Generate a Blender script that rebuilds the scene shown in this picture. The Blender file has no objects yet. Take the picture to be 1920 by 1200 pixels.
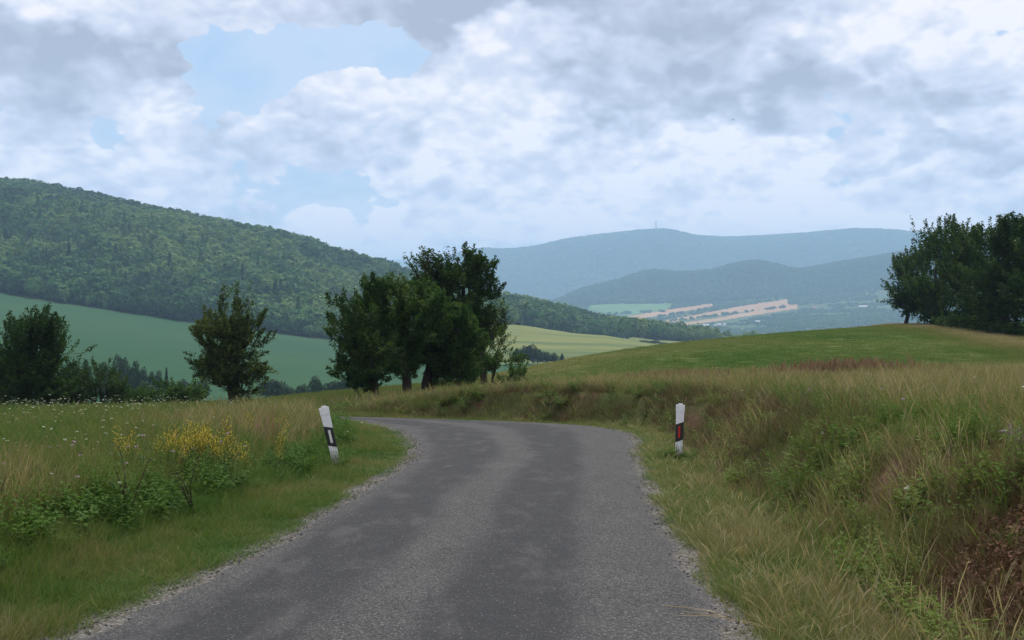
import bpy, math, random
import numpy as np
from mathutils import Vector

# ------------------------------------------------------------------ camera, sky, sun, exposure
SC = bpy.context.scene
COL = SC.collection
F = 2059.0                                    # focal length in pixels of a 1920 px wide frame
EYE = 1.6
cam_d = bpy.data.cameras.new('camera'); cam = bpy.data.objects.new('camera', cam_d); COL.objects.link(cam)
cam.location = (0, 0, EYE); cam.rotation_euler = (math.radians(90), 0, 0)
cam_d.sensor_width = 36; cam_d.lens = 36 * F / 1920; cam_d.clip_start = 0.05; cam_d.clip_end = 60000
SC.camera = cam
SUN_EL = 57
world = bpy.data.worlds.new('World'); SC.world = world; world.use_nodes = True

class NT:
    """small helper for node trees"""
    def __init__(s, t): s.t = t; t.nodes.clear()
    def n(s, typ, ins=None, **kw):
        nd = s.t.nodes.new(typ)
        for k, v in kw.items(): setattr(nd, k, v)
        for k, v in (ins or {}).items():
            if hasattr(v, 'is_output'): s.t.links.new(v, nd.inputs[k])
            else: nd.inputs[k].default_value = v
        return nd
    def m(s, op, a, b=0.0, c=0.0, clamp=False):
        return s.n('ShaderNodeMath', {0: a, 1: b, 2: c}, operation=op, use_clamp=clamp).outputs[0]
    def v(s, op, a, b=(0, 0, 0), sc=None):
        d = {0: a, 1: b}
        nd = s.n('ShaderNodeVectorMath', d, operation=op)
        if sc is not None:
            if hasattr(sc, 'is_output'): s.t.links.new(sc, nd.inputs['Scale'])
            else: nd.inputs['Scale'].default_value = sc
        return nd.outputs[0]
    def ss(s, x, a, b, lo=0.0, hi=1.0):
        return s.n('ShaderNodeMapRange', {'Value': x, 'From Min': a, 'From Max': b, 'To Min': lo, 'To Max': hi}, interpolation_type='SMOOTHSTEP').outputs[0]
    def mix(s, f, a, b, blend='MIX'):
        nd = s.n('ShaderNodeMix', data_type='RGBA', blend_type=blend)
        for k, x in ((0, f), (6, a), (7, b)):
            if hasattr(x, 'is_output'): s.t.links.new(x, nd.inputs[k])
            else: nd.inputs[k].default_value = x if k == 0 else (*x, 1)[:4]
        return nd.outputs[2]
    def noise(s, vec, scale, detail=4, rough=0.5, dist=0.0, dims='3D'):
        return s.n('ShaderNodeTexNoise', {'Vector': vec, 'Scale': scale, 'Detail': detail, 'Roughness': rough, 'Distortion': dist}, noise_dimensions=dims).outputs[0]
    def vor(s, vec, scale, detail=0, rough=0.5, feat='F1'):
        return s.n('ShaderNodeTexVoronoi', {'Vector': vec, 'Scale': scale, 'Detail': detail, 'Roughness': rough}, feature=feat)
    def ramp(s, x, pts):
        nd = s.n('ShaderNodeValToRGB', {0: x}); e = nd.color_ramp.elements
        while len(e) < len(pts): e.new(0.5)
        for el, (p, c) in zip(e, pts): el.position = p; el.color = (*c, 1)
        return nd.outputs[0]

def build_sky():
    t = NT(world.node_tree)
    d = t.n('ShaderNodeTexCoord').outputs['Generated']
    sp = t.n('ShaderNodeSeparateXYZ', {0: d}); z = sp.outputs[2]
    zc = t.m('MAXIMUM', z, 0.0)
    inv = t.m('DIVIDE', 1.45, t.m('ADD', zc, 0.58))
    q = t.v('SCALE', d, sc=inv)                              # clouds shrink towards the horizon
    warp = t.v('SCALE', t.v('SUBTRACT', t.n('ShaderNodeTexNoise', {'Vector': q, 'Scale': 6.0, 'Detail': 2}).outputs[1], (0.5, 0.5, 0.5)), sc=0.16)
    qw = t.v('ADD', q, warp)
    def dens(off, det, billow):
        qq = t.v('ADD', q, off)
        big = t.noise(qq, 2.6, 0, 0.5)
        fb = t.noise(qq, 6.5, det, 0.55)
        r = t.m('ADD', t.m('MULTIPLY', t.m('SUBTRACT', big, 0.5), 0.9), t.m('MULTIPLY', t.m('SUBTRACT', fb, 0.5), 1.0))
        if billow >= 0:
            vo = t.n('ShaderNodeTexVoronoi', {'Vector': t.v('ADD', qw, off), 'Scale': 9.0, 'Detail': billow, 'Roughness': 0.55}, normalize=True).outputs[0]
            r = t.m('ADD', r, t.m('MULTIPLY', t.m('SUBTRACT', 0.35, vo), 0.85))
        return r
    dw = t.v('ADD', d, t.v('SCALE', t.v('SUBTRACT', t.n('ShaderNodeTexNoise', {'Vector': q, 'Scale': 4.5, 'Detail': 4, 'Roughness': 0.6}).outputs[1], (0.5, 0.5, 0.5)), sc=0.20))
    def blob(px, py, rx, ry):
        D = np.array([px - 960, F, 600 - py]); L = np.linalg.norm(D); D = D / L
        sx, sz = F / rx, F / ry
        mp = t.n('ShaderNodeMapping', {'Vector': dw, 'Location': (-D[0] * sx, -D[1] * 1.2, -D[2] * sz), 'Scale': (sx, 1.2, sz)})
        g = t.n('ShaderNodeTexGradient', {0: mp.outputs[0]}, gradient_type='SPHERICAL').outputs[1]
        return t.ss(g, 0.0, 0.75)
    def total(lst):
        acc = None
        for px, py, rx, ry, w in lst:
            b = t.m('MULTIPLY', blob(px, py, rx, ry), w)
            acc = b if acc is None else t.m('ADD', acc, b)
        return acc
    gaps = total([(600, 85, 260, 130, 1.0), (450, 190, 190, 80, 0.85), (250, 240, 220, 55, 0.45), (1890, 30, 120, 60, 0.45)])
    darks = total([(160, 100, 420, 130, 0.95), (60, 20, 420, 90, 0.5), (1270, 150, 420, 135, 1.0), (1000, -10, 800, 95, 1.0), (1600, 190, 330, 75, 0.65), (640, 335, 260, 55, 0.4), (900, 350, 260, 60, 0.35), (1850, 290, 300, 60, 0.4), (1600, 310, 260, 50, 0.3)])
    n0 = dens((0, 0, 0), 6, 2.0); n1 = dens((0.0, 0.0, 0.026), 3, 1.0); n2 = dens((0.02, 0, 0.085), 1, -1)
    cov = t.ss(t.m('SUBTRACT', t.m('ADD', n0, 0.27), t.m('MULTIPLY', gaps, 0.53)), 0.0, 0.07)
    cov = t.m('MAXIMUM', cov, t.m('MULTIPLY', t.ss(z, 0.20, 0.02), 0.6))
    lit = t.m('ADD', t.m('MULTIPLY', t.m('SUBTRACT', n0, n1), 2.1), t.m('MULTIPLY', t.m('SUBTRACT', n0, n2), 0.45))
    dk = t.m('MULTIPLY', darks, t.ss(n0, -0.25, 0.15, 0.45, 1.0))
    lit = t.m('SUBTRACT', t.m('ADD', lit, 0.78), t.m('MULTIPLY', dk, 0.74))
    cl = t.ramp(lit, [(0.0, (0.35, 0.37, 0.445)), (0.25, (0.45, 0.475, 0.56)), (0.5, (0.57, 0.60, 0.71)), (0.75, (0.72, 0.72, 0.79)), (1.0, (0.92, 0.87, 0.87))])
    # towards the horizon the clouds melt into pale air
    cl = t.mix(t.ss(z, 0.13, 0.0, 0.0, 0.45), cl, (0.88, 0.84, 0.87))
    cl = t.v('SCALE', cl, sc=t.ss(z, 0.26, 0.02, 1.15, 1.27))             # bright low cloud banks
    nis = t.n('ShaderNodeTexSky', sky_type='NISHITA', sun_disc=False, sun_elevation=math.radians(SUN_EL), sun_rotation=0.0, altitude=300, air_density=1.0, dust_density=1.6, ozone_density=1.2)
    blue = t.v('SCALE', nis.outputs[0], sc=0.10)
    blue = t.mix(0.42, blue, (0.46, 0.70, 1.02))
    blue = t.mix(t.ss(n0, -0.30, 0.15, 0.0, 0.40), blue, (0.78, 0.82, 0.92))             # thin veil in the gaps
    colr = t.mix(cov, blue, cl)
    colr = t.mix(t.ss(z, 0.0, -0.05), colr, (0.30, 0.33, 0.33))
    bg = t.n('ShaderNodeBackground', {0: colr, 1: 1.0})
    t.n('ShaderNodeOutputWorld', {0: bg.outputs[0]})
build_sky()
world.cycles.sampling_method = 'MANUAL'; world.cycles.sample_map_resolution = 512
sl = bpy.data.lights.new('sun', 'SUN'); sun = bpy.data.objects.new('sun', sl); COL.objects.link(sun)
sl.energy = 4.7; sl.angle = math.radians(6); sl.color = (1.0, 0.96, 0.89)
sun.rotation_euler = (-math.radians(90 - SUN_EL), 0, math.radians(-8)); sun.location = (0, 0, 300)
vs = SC.view_settings; vs.view_transform = 'Standard'; vs.look = 'None'; vs.gamma = 1.0; vs.exposure = 0.12; vs.use_curve_mapping = False
cy = SC.cycles
cy.use_denoising = True; cy.denoising_input_passes = 'RGB_ALBEDO_NORMAL'; cy.denoising_prefilter = 'ACCURATE'
try: cy.denoiser = 'OPENIMAGEDENOISE'
except Exception: pass
cy.max_bounces = 6; cy.diffuse_bounces = 3; cy.glossy_bounces = 1; cy.transmission_bounces = 3; cy.volume_bounces = 1; cy.transparent_max_bounces = 4
cy.caustics_reflective = False; cy.caustics_refractive = False; cy.sample_clamp_indirect = 4.0

rng = np.random.default_rng(11)
random.seed(5)

# ------------------------------------------------------------------ helpers
def hash2(ix, iy, seed):
    h = (ix.astype(np.int64) * 374761393 + iy.astype(np.int64) * 668265263 + seed * 974634777) & 0x7fffffff
    h = ((h ^ (h >> 13)) * 1274126177) & 0x7fffffff
    return ((h ^ (h >> 16)) & 0xffff) / 65535.0
def vnoise(x, y, seed=0):
    x = np.asarray(x, float); y = np.asarray(y, float)
    ix = np.floor(x); iy = np.floor(y); fx = x - ix; fy = y - iy
    fx = fx * fx * (3 - 2 * fx); fy = fy * fy * (3 - 2 * fy)
    a = hash2(ix, iy, seed); b = hash2(ix + 1, iy, seed); c = hash2(ix, iy + 1, seed); d = hash2(ix + 1, iy + 1, seed)
    return (a * (1 - fx) + b * fx) * (1 - fy) + (c * (1 - fx) + d * fx) * fy
def fbm(x, y, seed=0, o=4):
    s = 0; a = 0.5; k = 1.0
    for i in range(o):
        s = s + a * vnoise(x * k, y * k, seed + i * 7); a *= 0.5; k *= 2.03
    return s / (1 - 0.5 ** o)                              # 0..1
def sstep(x, a, b):
    t = np.clip((np.asarray(x, float) - a) / (b - a), 0, 1); return t * t * (3 - 2 * t)

def mesh_np(name, V, faces_list, mat=None, attrs=None, smooth=False, mat_idx=None):
    """faces_list: list of int arrays (n,3) or (n,4)"""
    me = bpy.data.meshes.new(name)
    V = np.asarray(V, np.float32)
    me.vertices.add(len(V)); me.vertices.foreach_set('co', V.ravel())
    loops = np.concatenate([f.ravel() for f in faces_list]).astype(np.int32)
    sizes = np.concatenate([np.full(len(f), f.shape[1]) for f in faces_list]).astype(np.int32)
    starts = np.concatenate([[0], np.cumsum(sizes)[:-1]]).astype(np.int32)
    me.loops.add(len(loops)); me.loops.foreach_set('vertex_index', loops)
    me.polygons.add(len(sizes)); me.polygons.foreach_set('loop_start', starts); me.polygons.foreach_set('loop_total', sizes)
    if smooth: me.polygons.foreach_set('use_smooth', np.ones(len(sizes), bool))
    me.update(calc_edges=True)
    for k, a in (attrs or {}).items():
        at = me.attributes.new(k, 'FLOAT', 'POINT'); at.data.foreach_set('value', np.asarray(a, np.float32))
    if mat: me.materials.append(mat)
    me.validate()
    return me
def link(name, me, parent=None, label=None, cat=None, group=None, kind=None, loc=None):
    o = bpy.data.objects.new(name, me); COL.objects.link(o)
    if parent: o.parent = parent
    if loc is not None: o.location = loc
    for k, v in (('label', label), ('category', cat), ('group', group), ('kind', kind)):
        if v: o[k] = v
    return o
class MB:
    """collects quads / tris in python lists"""
    def __init__(s): s.v = []; s.f = []
    def box(s, c, h, rot=None):
        n = len(s.v)
        for x in (-1, 1):
            for y in (-1, 1):
                for z in (-1, 1):
                    p = Vector((x * h[0], y * h[1], z * h[2]))
                    if rot is not None: p = rot @ p
                    s.v.append(tuple(p + Vector(c)))
        s.f += [tuple(n + i for i in q) for q in ((0, 1, 3, 2), (4, 6, 7, 5), (0, 4, 5, 1), (2, 3, 7, 6), (0, 2, 6, 4), (1, 5, 7, 3))]
    def tube(s, pts, rad, k=6, cap=True):
        pts = [Vector(p) for p in pts]; n0 = len(s.v)
        for i, p in enumerate(pts):
            d = (pts[min(i + 1, len(pts) - 1)] - pts[max(i - 1, 0)]).normalized()
            a = d.orthogonal().normalized() if abs(d.z) < 0.9 else Vector((1, 0, 0)); a = (a - d * a.dot(d)).normalized(); b = d.cross(a)
            for j in range(k):
                an = 2 * math.pi * j / k; s.v.append(tuple(p + (a * math.cos(an) + b * math.sin(an)) * rad[i]))
        for i in range(len(pts) - 1):
            for j in range(k):
                s.f.append((n0 + i * k + j, n0 + i * k + (j + 1) % k, n0 + (i + 1) * k + (j + 1) % k, n0 + (i + 1) * k + j))
        if cap:
            s.f.append(tuple(n0 + j for j in range(k))[::-1]); s.f.append(tuple(n0 + (len(pts) - 1) * k + j for j in range(k)))
    def mesh(s, name, mat, smooth=False):
        me = bpy.data.meshes.new(name); me.from_pydata(s.v, [], s.f); me.materials.append(mat)
        if smooth: me.polygons.foreach_set('use_smooth', np.ones(len(me.polygons), bool))
        me.update(); return me

# ------------------------------------------------------------------ materials
def mat(name):
    m = bpy.data.materials.new(name); m.use_nodes = True; return m, NT(m.node_tree)
def finish(t, col, rough=0.8, bump=None, bs=0.3, bd=0.02, spec=0.2, transl=0.0, tcol=None):
    ins = {'Roughness': rough, 'Specular IOR Level': spec}
    p = t.n('ShaderNodeBsdfPrincipled', ins)
    if hasattr(col, 'is_output'): t.t.links.new(col, p.inputs['Base Color'])
    else: p.inputs['Base Color'].default_value = (*col, 1)
    if bump is not None:
        b = t.n('ShaderNodeBump', {'Height': bump, 'Strength': bs, 'Distance': bd}); t.t.links.new(b.outputs[0], p.inputs['Normal'])
    out = p.outputs[0]
    if transl > 0:
        tr = t.n('ShaderNodeBsdfTranslucent')
        c2 = tcol if tcol is not None else col
        if hasattr(c2, 'is_output'): t.t.links.new(c2, tr.inputs[0])
        else: tr.inputs[0].default_value = (*c2, 1)
        out = t.n('ShaderNodeMixShader', {0: transl, 1: out, 2: tr.outputs[0]}).outputs[0]
    t.n('ShaderNodeOutputMaterial', {0: out})

def mat_plain(name, c, rough=0.6, var=0.15, scale=8.0, spec=0.3):
    m, t = mat(name)
    co = t.n('ShaderNodeTexCoord').outputs['Object']
    n = t.noise(co, scale, 5, 0.6)
    col = t.mix(n, tuple(x * (1 - var) for x in c), tuple(min(1, x * (1 + var)) for x in c))
    finish(t, col, rough, n, 0.15, 0.01, spec); return m

def mat_foliage(name, pts, transl=0.3, inst=False):
    """leaf colour from a ramp: per-leaf (or per-plant) tint plus a slow drift"""
    m, t = mat(name)
    a = t.n('ShaderNodeAttribute', attribute_name='tint', attribute_type='INSTANCER' if inst else 'GEOMETRY').outputs['Fac']
    x = a
    if inst:
        h = t.n('ShaderNodeAttribute', attribute_name='h', attribute_type='GEOMETRY').outputs['Fac']
        x = t.m('ADD', a, t.m('MULTIPLY', t.m('SUBTRACT', h, 0.5), 0.30))
    col = t.ramp(x, pts)
    finish(t, col, 0.75, None, spec=0.08, transl=transl, tcol=t.mix(0.5, col, t.v('MULTIPLY', col, (1.5, 1.5, 0.7))))
    return m

def mat_ground():
    m, t = mat('meadow_soil')
    co = t.n('ShaderNodeTexCoord').outputs['Object']
    soil = t.n('ShaderNodeAttribute', attribute_name='soil').outputs['Fac']
    grav = t.n('ShaderNodeAttribute', attribute_name='gravel').outputs['Fac']
    mow = t.n('ShaderNodeAttribute', attribute_name='mown').outputs['Fac']
    n1 = t.noise(co, 0.7, 5, 0.6); n2 = t.noise(co, 9.0, 6, 0.7); n3 = t.noise(co, 60.0, 3, 0.6)
    thatch = t.mix(n2, (0.040, 0.048, 0.017), (0.095, 0.088, 0.036))
    thatch = t.mix(t.ss(n1, 0.4, 0.65), thatch, (0.052, 0.068, 0.020))
    turf = t.mix(n2, (0.040, 0.070, 0.014), (0.075, 0.110, 0.026))
    turf = t.mix(t.ss(t.noise(co, 0.10, 4, 0.6), 0.35, 0.7), turf, (0.092, 0.098, 0.030))
    col = t.mix(mow, thatch, turf)
    earth = t.mix(t.ss(n2, 0.3, 0.7), (0.040, 0.024, 0.016), (0.125, 0.075, 0.050))
    col = t.mix(t.ss(t.m('ADD', soil, t.m('MULTIPLY', t.m('SUBTRACT', n2, 0.5), 0.7)), 0.35, 0.65), col, earth)
    v = t.vor(co, 42.0)
    stone = t.mix(t.n('ShaderNodeSeparateColor', {0: v.outputs[1]}).outputs[0], (0.07, 0.066, 0.062), (0.20, 0.19, 0.18))
    stone = t.mix(t.ss(v.outputs[0], 0.35, 0.75), stone, (0.07, 0.062, 0.055))
    col = t.mix(t.ss(t.m('ADD', grav, t.m('MULTIPLY', t.m('SUBTRACT', n2, 0.5), 0.9)), 0.4, 0.6), col, stone)
    bump = t.m('ADD', t.m('MULTIPLY', n2, 0.6), t.m('MULTIPLY', n3, 0.4))
    finish(t, col, 0.95, bump, 0.6, 0.05, 0.05); return m

def mat_road():
    m, t = mat('worn_asphalt')
    co = t.n('ShaderNodeTexCoord').outputs['Object']
    u = t.n('ShaderNodeAttribute', attribute_name='across').outputs['Fac']    # -1 .. 1 across the lane
    w = t.noise(t.v('MULTIPLY', co, (1, 0.3, 1)), 0.9, 3, 0.5); n2 = t.noise(co, 4.0, 6, 0.65)
    uu = t.m('ADD', u, t.m('MULTIPLY', t.m('SUBTRACT', w, 0.5), 0.34))
    def band(c, wd): return t.ss(t.m('ABSOLUTE', t.m('SUBTRACT', uu, c)), wd, wd * 0.45)
    track = t.m('MAXIMUM', band(-0.56, 0.36), band(0.26, 0.36))              # polished wheel tracks
    track = t.m('MULTIPLY', track, t.ss(n2, 0.25, 0.6, 0.75, 1.0))
    base = t.mix(track, (0.056, 0.0555, 0.0565), (0.026, 0.027, 0.030))
    base = t.mix(t.ss(t.noise(t.v('MULTIPLY', co, (1, 0.35, 1)), 2.2, 5, 0.65), 0.50, 0.68, 0.0, 0.4), base, (0.085, 0.084, 0.083))
    base = t.mix(t.ss(t.noise(t.v('MULTIPLY', co, (1, 0.35, 1)), 1.2, 5, 0.7), 0.56, 0.66, 0.0, 0.4), base, (0.032, 0.032, 0.034))
    # chippings
    v = t.vor(co, 75.0); cs = t.n('ShaderNodeSeparateColor', {0: v.outputs[1]}).outputs[0]
    chip = t.m('MULTIPLY', t.ss(cs, 0.55, 1.0), t.ss(v.outputs[0], 0.62, 0.25))
    chip = t.m('MULTIPLY', chip, t.m('SUBTRACT', 1.0, t.m('MULTIPLY', track, 0.8)))
    dark = t.m('MULTIPLY', t.ss(cs, 0.34, 0.04), t.m('SUBTRACT', 1.0, t.m('MULTIPLY', track, 0.5)))
    col = t.mix(t.m('MULTIPLY', chip, 0.9), base, (0.22, 0.215, 0.21))
    col = t.mix(t.m('MULTIPLY', dark, 0.8), col, (0.024, 0.024, 0.026))
    v2 = t.vor(co, 60.0); c2 = t.n('ShaderNodeSeparateColor', {0: v2.outputs[1]}).outputs[1]
    big = t.m('MULTIPLY', t.ss(c2, 0.94, 0.99), t.ss(v2.outputs[0], 0.5, 0.2))
    col = t.mix(t.m('MULTIPLY', big, 0.6), col, (0.26, 0.25, 0.24))
    edge = t.ss(t.m('ADD', t.m('ABSOLUTE', u), t.m('MULTIPLY', t.m('SUBTRACT', n2, 0.5), 0.22)), 0.90, 0.985)
    gr = t.mix(cs, (0.035, 0.033, 0.032), (0.16, 0.155, 0.15))
    col = t.mix(t.m('MULTIPLY', edge, 0.8), col, gr)
    bump = t.m('ADD', t.m('MULTIPLY', v.outputs[0], t.m('SUBTRACT', 1.0, t.m('MULTIPLY', track, 0.5))), t.m('MULTIPLY', n2, 0.4))
    finish(t, col, 0.88, bump, 0.9, 0.014, 0.12); return m

def mat_field(name, a, b, stripe=None, sscale=0.05, rot=0.0, patch=None, big=0.004):
    m, t = mat(name)
    co = t.n('ShaderNodeTexCoord').outputs['Object']
    n1 = t.noise(co, big * 3, 5, 0.6); n2 = t.noise(co, 0.12, 4, 0.65)
    col = t.mix(t.ss(n1, 0.3, 0.7), a, b)
    if patch:
        st = t.v('MULTIPLY', co, (0.35, 1.6, 1.0))
        col = t.mix(t.ss(t.noise(st, big * 2.2, 3, 0.5), 0.48, 0.60, 0, 0.85), col, patch)
    if stripe:
        mp = t.n('ShaderNodeMapping', {'Vector': co, 'Rotation': (0, 0, rot)})
        wv = t.n('ShaderNodeTexWave', {'Vector': mp.outputs[0], 'Scale': sscale, 'Distortion': 0.5, 'Detail': 1}).outputs[1]
        col = t.mix(t.m('MULTIPLY', t.ss(wv, 0.70, 1.0), 0.6), col, stripe)
    col = t.mix(t.m('MULTIPLY', n2, 0.35), col, tuple(x * 0.6 for x in a))
    finish(t, col, 0.9, n2, 0.4, 0.5, 0.05); return m

M = {}
M['ground'] = mat_ground(); M['road'] = mat_road()
M['crop'] = mat_field('green_crop', (0.018, 0.064, 0.026), (0.028, 0.078, 0.028), (0.012, 0.044, 0.018), 0.035, 1.40, big=0.003)
M['hay'] = mat_field('pale_grass_field', (0.120, 0.145, 0.042), (0.145, 0.160, 0.048), None, patch=(0.060, 0.095, 0.034), big=0.009)
M['grain'] = mat_field('ripe_grain', (0.30, 0.185, 0.100), (0.36, 0.225, 0.125))
M['pasture'] = mat_field('far_pasture', (0.07, 0.16, 0.05), (0.10, 0.19, 0.06))
M['stubble'] = mat_field('far_stubble', (0.17, 0.17, 0.11), (0.21, 0.19, 0.12))
M['forest_floor'] = mat_field('forest_floor', (0.020, 0.040, 0.012), (0.035, 0.058, 0.018), big=0.01)
M['valley'] = mat_field('valley_ground', (0.040, 0.070, 0.026), (0.062, 0.100, 0.034), big=0.0015)
M['mountain'] = mat_field('wooded_mountain', (0.022, 0.045, 0.018), (0.040, 0.070, 0.024), big=0.0012)
M['bark'] = mat_plain('dark_bark', (0.040, 0.032, 0.026), 0.9, 0.4, 14.0, 0.1)
M['stem'] = mat_plain('green_stem', (0.06, 0.08, 0.03), 0.8, 0.3, 30.0, 0.1)
M['deadstem'] = mat_plain('dead_stem', (0.045, 0.030, 0.024), 0.9, 0.3, 30.0, 0.1)
GR = [(0.0, (0.032, 0.085, 0.016)), (0.22, (0.060, 0.125, 0.024)), (0.42, (0.098, 0.142, 0.036)), (0.6, (0.135, 0.142, 0.052)), (0.8, (0.205, 0.178, 0.088)), (1.0, (0.31, 0.265, 0.160))]
M['grass'] = mat_foliage('grass_blades', GR, 0.30, True)
M['sorrel'] = mat_foliage('sorrel_red', [(0.0, (0.105, 0.066, 0.044)), (0.5, (0.165, 0.105, 0.068)), (1.0, (0.23, 0.165, 0.110))], 0.2, True)
M['weed'] = mat_foliage('weed_leaves', [(0.0, (0.030, 0.075, 0.014)), (0.5, (0.062, 0.120, 0.022)), (1.0, (0.105, 0.150, 0.035))], 0.35, True)
M['dead'] = mat_foliage('dead_weeds', [(0.0, (0.055, 0.036, 0.022)), (0.5, (0.105, 0.070, 0.042)), (1.0, (0.19, 0.135, 0.082))], 0.15, True)
M['forest'] = mat_foliage('forest_crowns', [(0.0, (0.016, 0.060, 0.020)), (0.35, (0.044, 0.122, 0.034)), (0.7, (0.090, 0.175, 0.050)), (1.0, (0.140, 0.215, 0.066))], 0.25, True)
M['leaf_dark'] = mat_foliage('leaves_dark', [(0.0, (0.015, 0.042, 0.010)), (0.5, (0.030, 0.064, 0.014)), (1.0, (0.062, 0.100, 0.022))], 0.3)
M['leaf_mid'] = mat_foliage('leaves_mid', [(0.0, (0.020, 0.056, 0.012)), (0.5, (0.040, 0.086, 0.018)), (1.0, (0.080, 0.132, 0.030))], 0.33)
M['leaf_olive'] = mat_foliage('leaves_olive', [(0.0, (0.026, 0.052, 0.013)), (0.5, (0.050, 0.080, 0.019)), (1.0, (0.090, 0.118, 0.030))], 0.33)
M['leaf_blue'] = mat_foliage('leaves_far', [(0.0, (0.010, 0.030, 0.012)), (0.5, (0.020, 0.048, 0.018)), (1.0, (0.036, 0.070, 0.024))], 0.2)
M['white_petal'] = mat_plain('white_petals', (0.40, 0.43, 0.32), 0.7, 0.1)
M['yellow_petal'] = mat_plain('yellow_petals', (0.50, 0.40, 0.03), 0.7, 0.25, 30)
M['purple_petal'] = mat_plain('purple_petals', (0.33, 0.20, 0.36), 0.7, 0.2)
M['stone'] = mat_plain('grey_chippings', (0.13, 0.125, 0.12), 0.85, 0.6, 12)
M['litter'] = mat_foliage('dry_leaf_litter', [(0.0, (0.06, 0.028, 0.017)), (0.5, (0.13, 0.066, 0.040)), (1.0, (0.25, 0.155, 0.10))], 0.1, True)

# ------------------------------------------------------------------ terrain height
PXG = np.arange(-2400, 4401, 10.0)
def rail(pts, sig=30, depth=None, z=False):
    """pts: [(px, value)], values on the pixel-column grid, softened"""
    p = np.array(pts, float); a = np.interp(PXG, p[:, 0], p[:, 1])
    k = np.arange(-12, 13) * 10.0; w = np.exp(-0.5 * (k / sig) ** 2); w /= w.sum()
    return np.convolve(np.pad(a, 12, mode='edge'), w, 'valid')
def py2z(py, D): return EYE - (py - 600) * D / F
RAILS = []
def add_rail(D, z=None, py=None, sig=30, drop=0.0):
    Dv = rail(D, 60) if isinstance(D, list) else np.full(len(PXG), float(D))
    zv = rail(z, sig) if z is not None else py2z(rail(py, sig), Dv)
    RAILS.append((Dv, zv - drop))
add_rail(40, z=[(-1500, -2.6), (0, -2.1), (600, -1.95), (800, -1.72), (960, -1.35), (1200, -0.9), (1500, -0.65), (1920, -0.45), (3000, 0.2)])
add_rail(58, z=[(-1500, -4.0), (0, -3.15), (430, -3.05), (640, -2.55), (800, -2.3), (960, -1.85), (1100, -1.5), (1300, -1.05), (1500, -0.72), (1700, -0.6), (1920, -0.9), (3000, -0.6)])
add_rail([(-2000, 72), (900, 72), (990, 75), (1100, 85), (1300, 97), (1500, 112), (1690, 125), (1800, 130), (4000, 135)],
         py=[(-2000, 775), (0, 766), (430, 757), (640, 736), (800, 724), (960, 699), (990, 692), (1100, 670), (1200, 653), (1300, 641), (1500, 622), (1690, 609), (1800, 609), (1920, 606), (3000, 590)])
add_rail([(-2000, 112), (640, 106), (990, 110), (1300, 140), (1690, 175), (4000, 190)], z=[(-2000, -9), (0, -8.5), (640, -6.5), (990, -5.5), (1300, -4.5), (1690, -1.5), (1920, -1.5), (3000, 2)])
add_rail(340, z=[(-2000, -22), (0, -23.5), (640, -23.5), (960, -20.5), (1300, -26), (1700, -30), (3000, -25)])
add_rail(600, py=[(-2000, 570), (0, 622), (200, 645), (360, 660), (640, 684), (800, 682), (960, 677), (1100, 676), (1200, 680), (1300, 685), (1700, 690), (3000, 660)])
add_rail([(-2000, 900), (640, 900), (960, 1050), (1290, 1200), (1700, 1300), (4000, 1300)],
         py=[(-2000, 420), (-300, 520), (0, 550), (100, 567), (200, 581), (360, 606), (520, 625), (640, 640), (760, 632), (860, 612), (950, 598), (1000, 603), (1100, 615), (1200, 628), (1290, 640), (1400, 651), (1700, 665), (3000, 650)])
RIDGE_SIL = [(-2000, 230), (-900, 265), (-300, 315), (0, 345), (130, 362), (300, 395), (400, 412), (520, 430), (580, 447), (640, 475), (700, 497), (755, 517), (800, 527), (860, 537), (960, 550), (1050, 567), (1080, 576), (1150, 592), (1250, 611), (1330, 626), (1400, 640), (1500, 655), (1700, 670), (3000, 660)]
add_rail([(-2000, 1900), (0, 1800), (640, 1700), (960, 1500), (1200, 1450), (1380, 1400), (4000, 1450)], py=RIDGE_SIL, sig=18, drop=19)
add_rail(2400, z=[(-2000, 260), (0, 90), (640, 0), (960, -45), (1200, -60), (4000, -60)])
add_rail(3100, z=[(-2000, 120), (0, 0), (640, -55), (960, -60), (4000, -60)])
add_rail(3400, py=[(-2000, 600), (900, 630), (1200, 622), (1400, 624), (1600, 612), (1750, 604), (4000, 600)])
add_rail(4000, py=[(-2000, 590), (900, 606), (1100, 600), (1200, 598), (1400, 594), (1600, 585), (1750, 575), (4000, 560)])
add_rail(4700, py=[(-2000, 580), (900, 588), (1050, 574), (1100, 570), (1250, 566), (1400, 560), (1500, 555), (1600, 545), (1700, 530), (4000, 500)])
add_rail(5600, py=[(-2000, 560), (700, 600), (900, 592), (1000, 577), (1050, 562), (1090, 542), (1130, 532), (1170, 522), (1200, 509), (1225, 503), (1250, 507), (1270, 510), (1330, 506), (1380, 492), (1420, 487), (1460, 494), (1490, 502), (1530, 497), (1560, 492), (1650, 482), (1690, 476), (1800, 465), (1920, 455), (4000, 440)], sig=12, drop=10)
add_rail(7000, py=[(-2000, 600), (700, 600), (900, 590), (1050, 575), (1200, 555), (1420, 545), (1560, 540), (1700, 530), (4000, 500)])
add_rail(9500, py=[(-2000, 560), (400, 530), (700, 512), (770, 502), (830, 487), (870, 470), (900, 465), (950, 468), (1010, 462), (1060, 449), (1120, 442), (1180, 435), (1225, 429), (1250, 429), (1275, 435), (1300, 442), (1360, 445), (1440, 444), (1520, 438), (1600, 430), (1640, 430), (1680, 432), (1720, 438), (1800, 450), (1920, 466), (4000, 500)], sig=10, drop=10)
add_rail(12000, py=[(-2000, 560), (4000, 560)])
add_rail(15500, py=[(-2000, 530), (400, 505), (640, 492), (690, 487), (740, 487), (780, 490), (900, 497), (1200, 520), (4000, 530)], sig=15)
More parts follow.
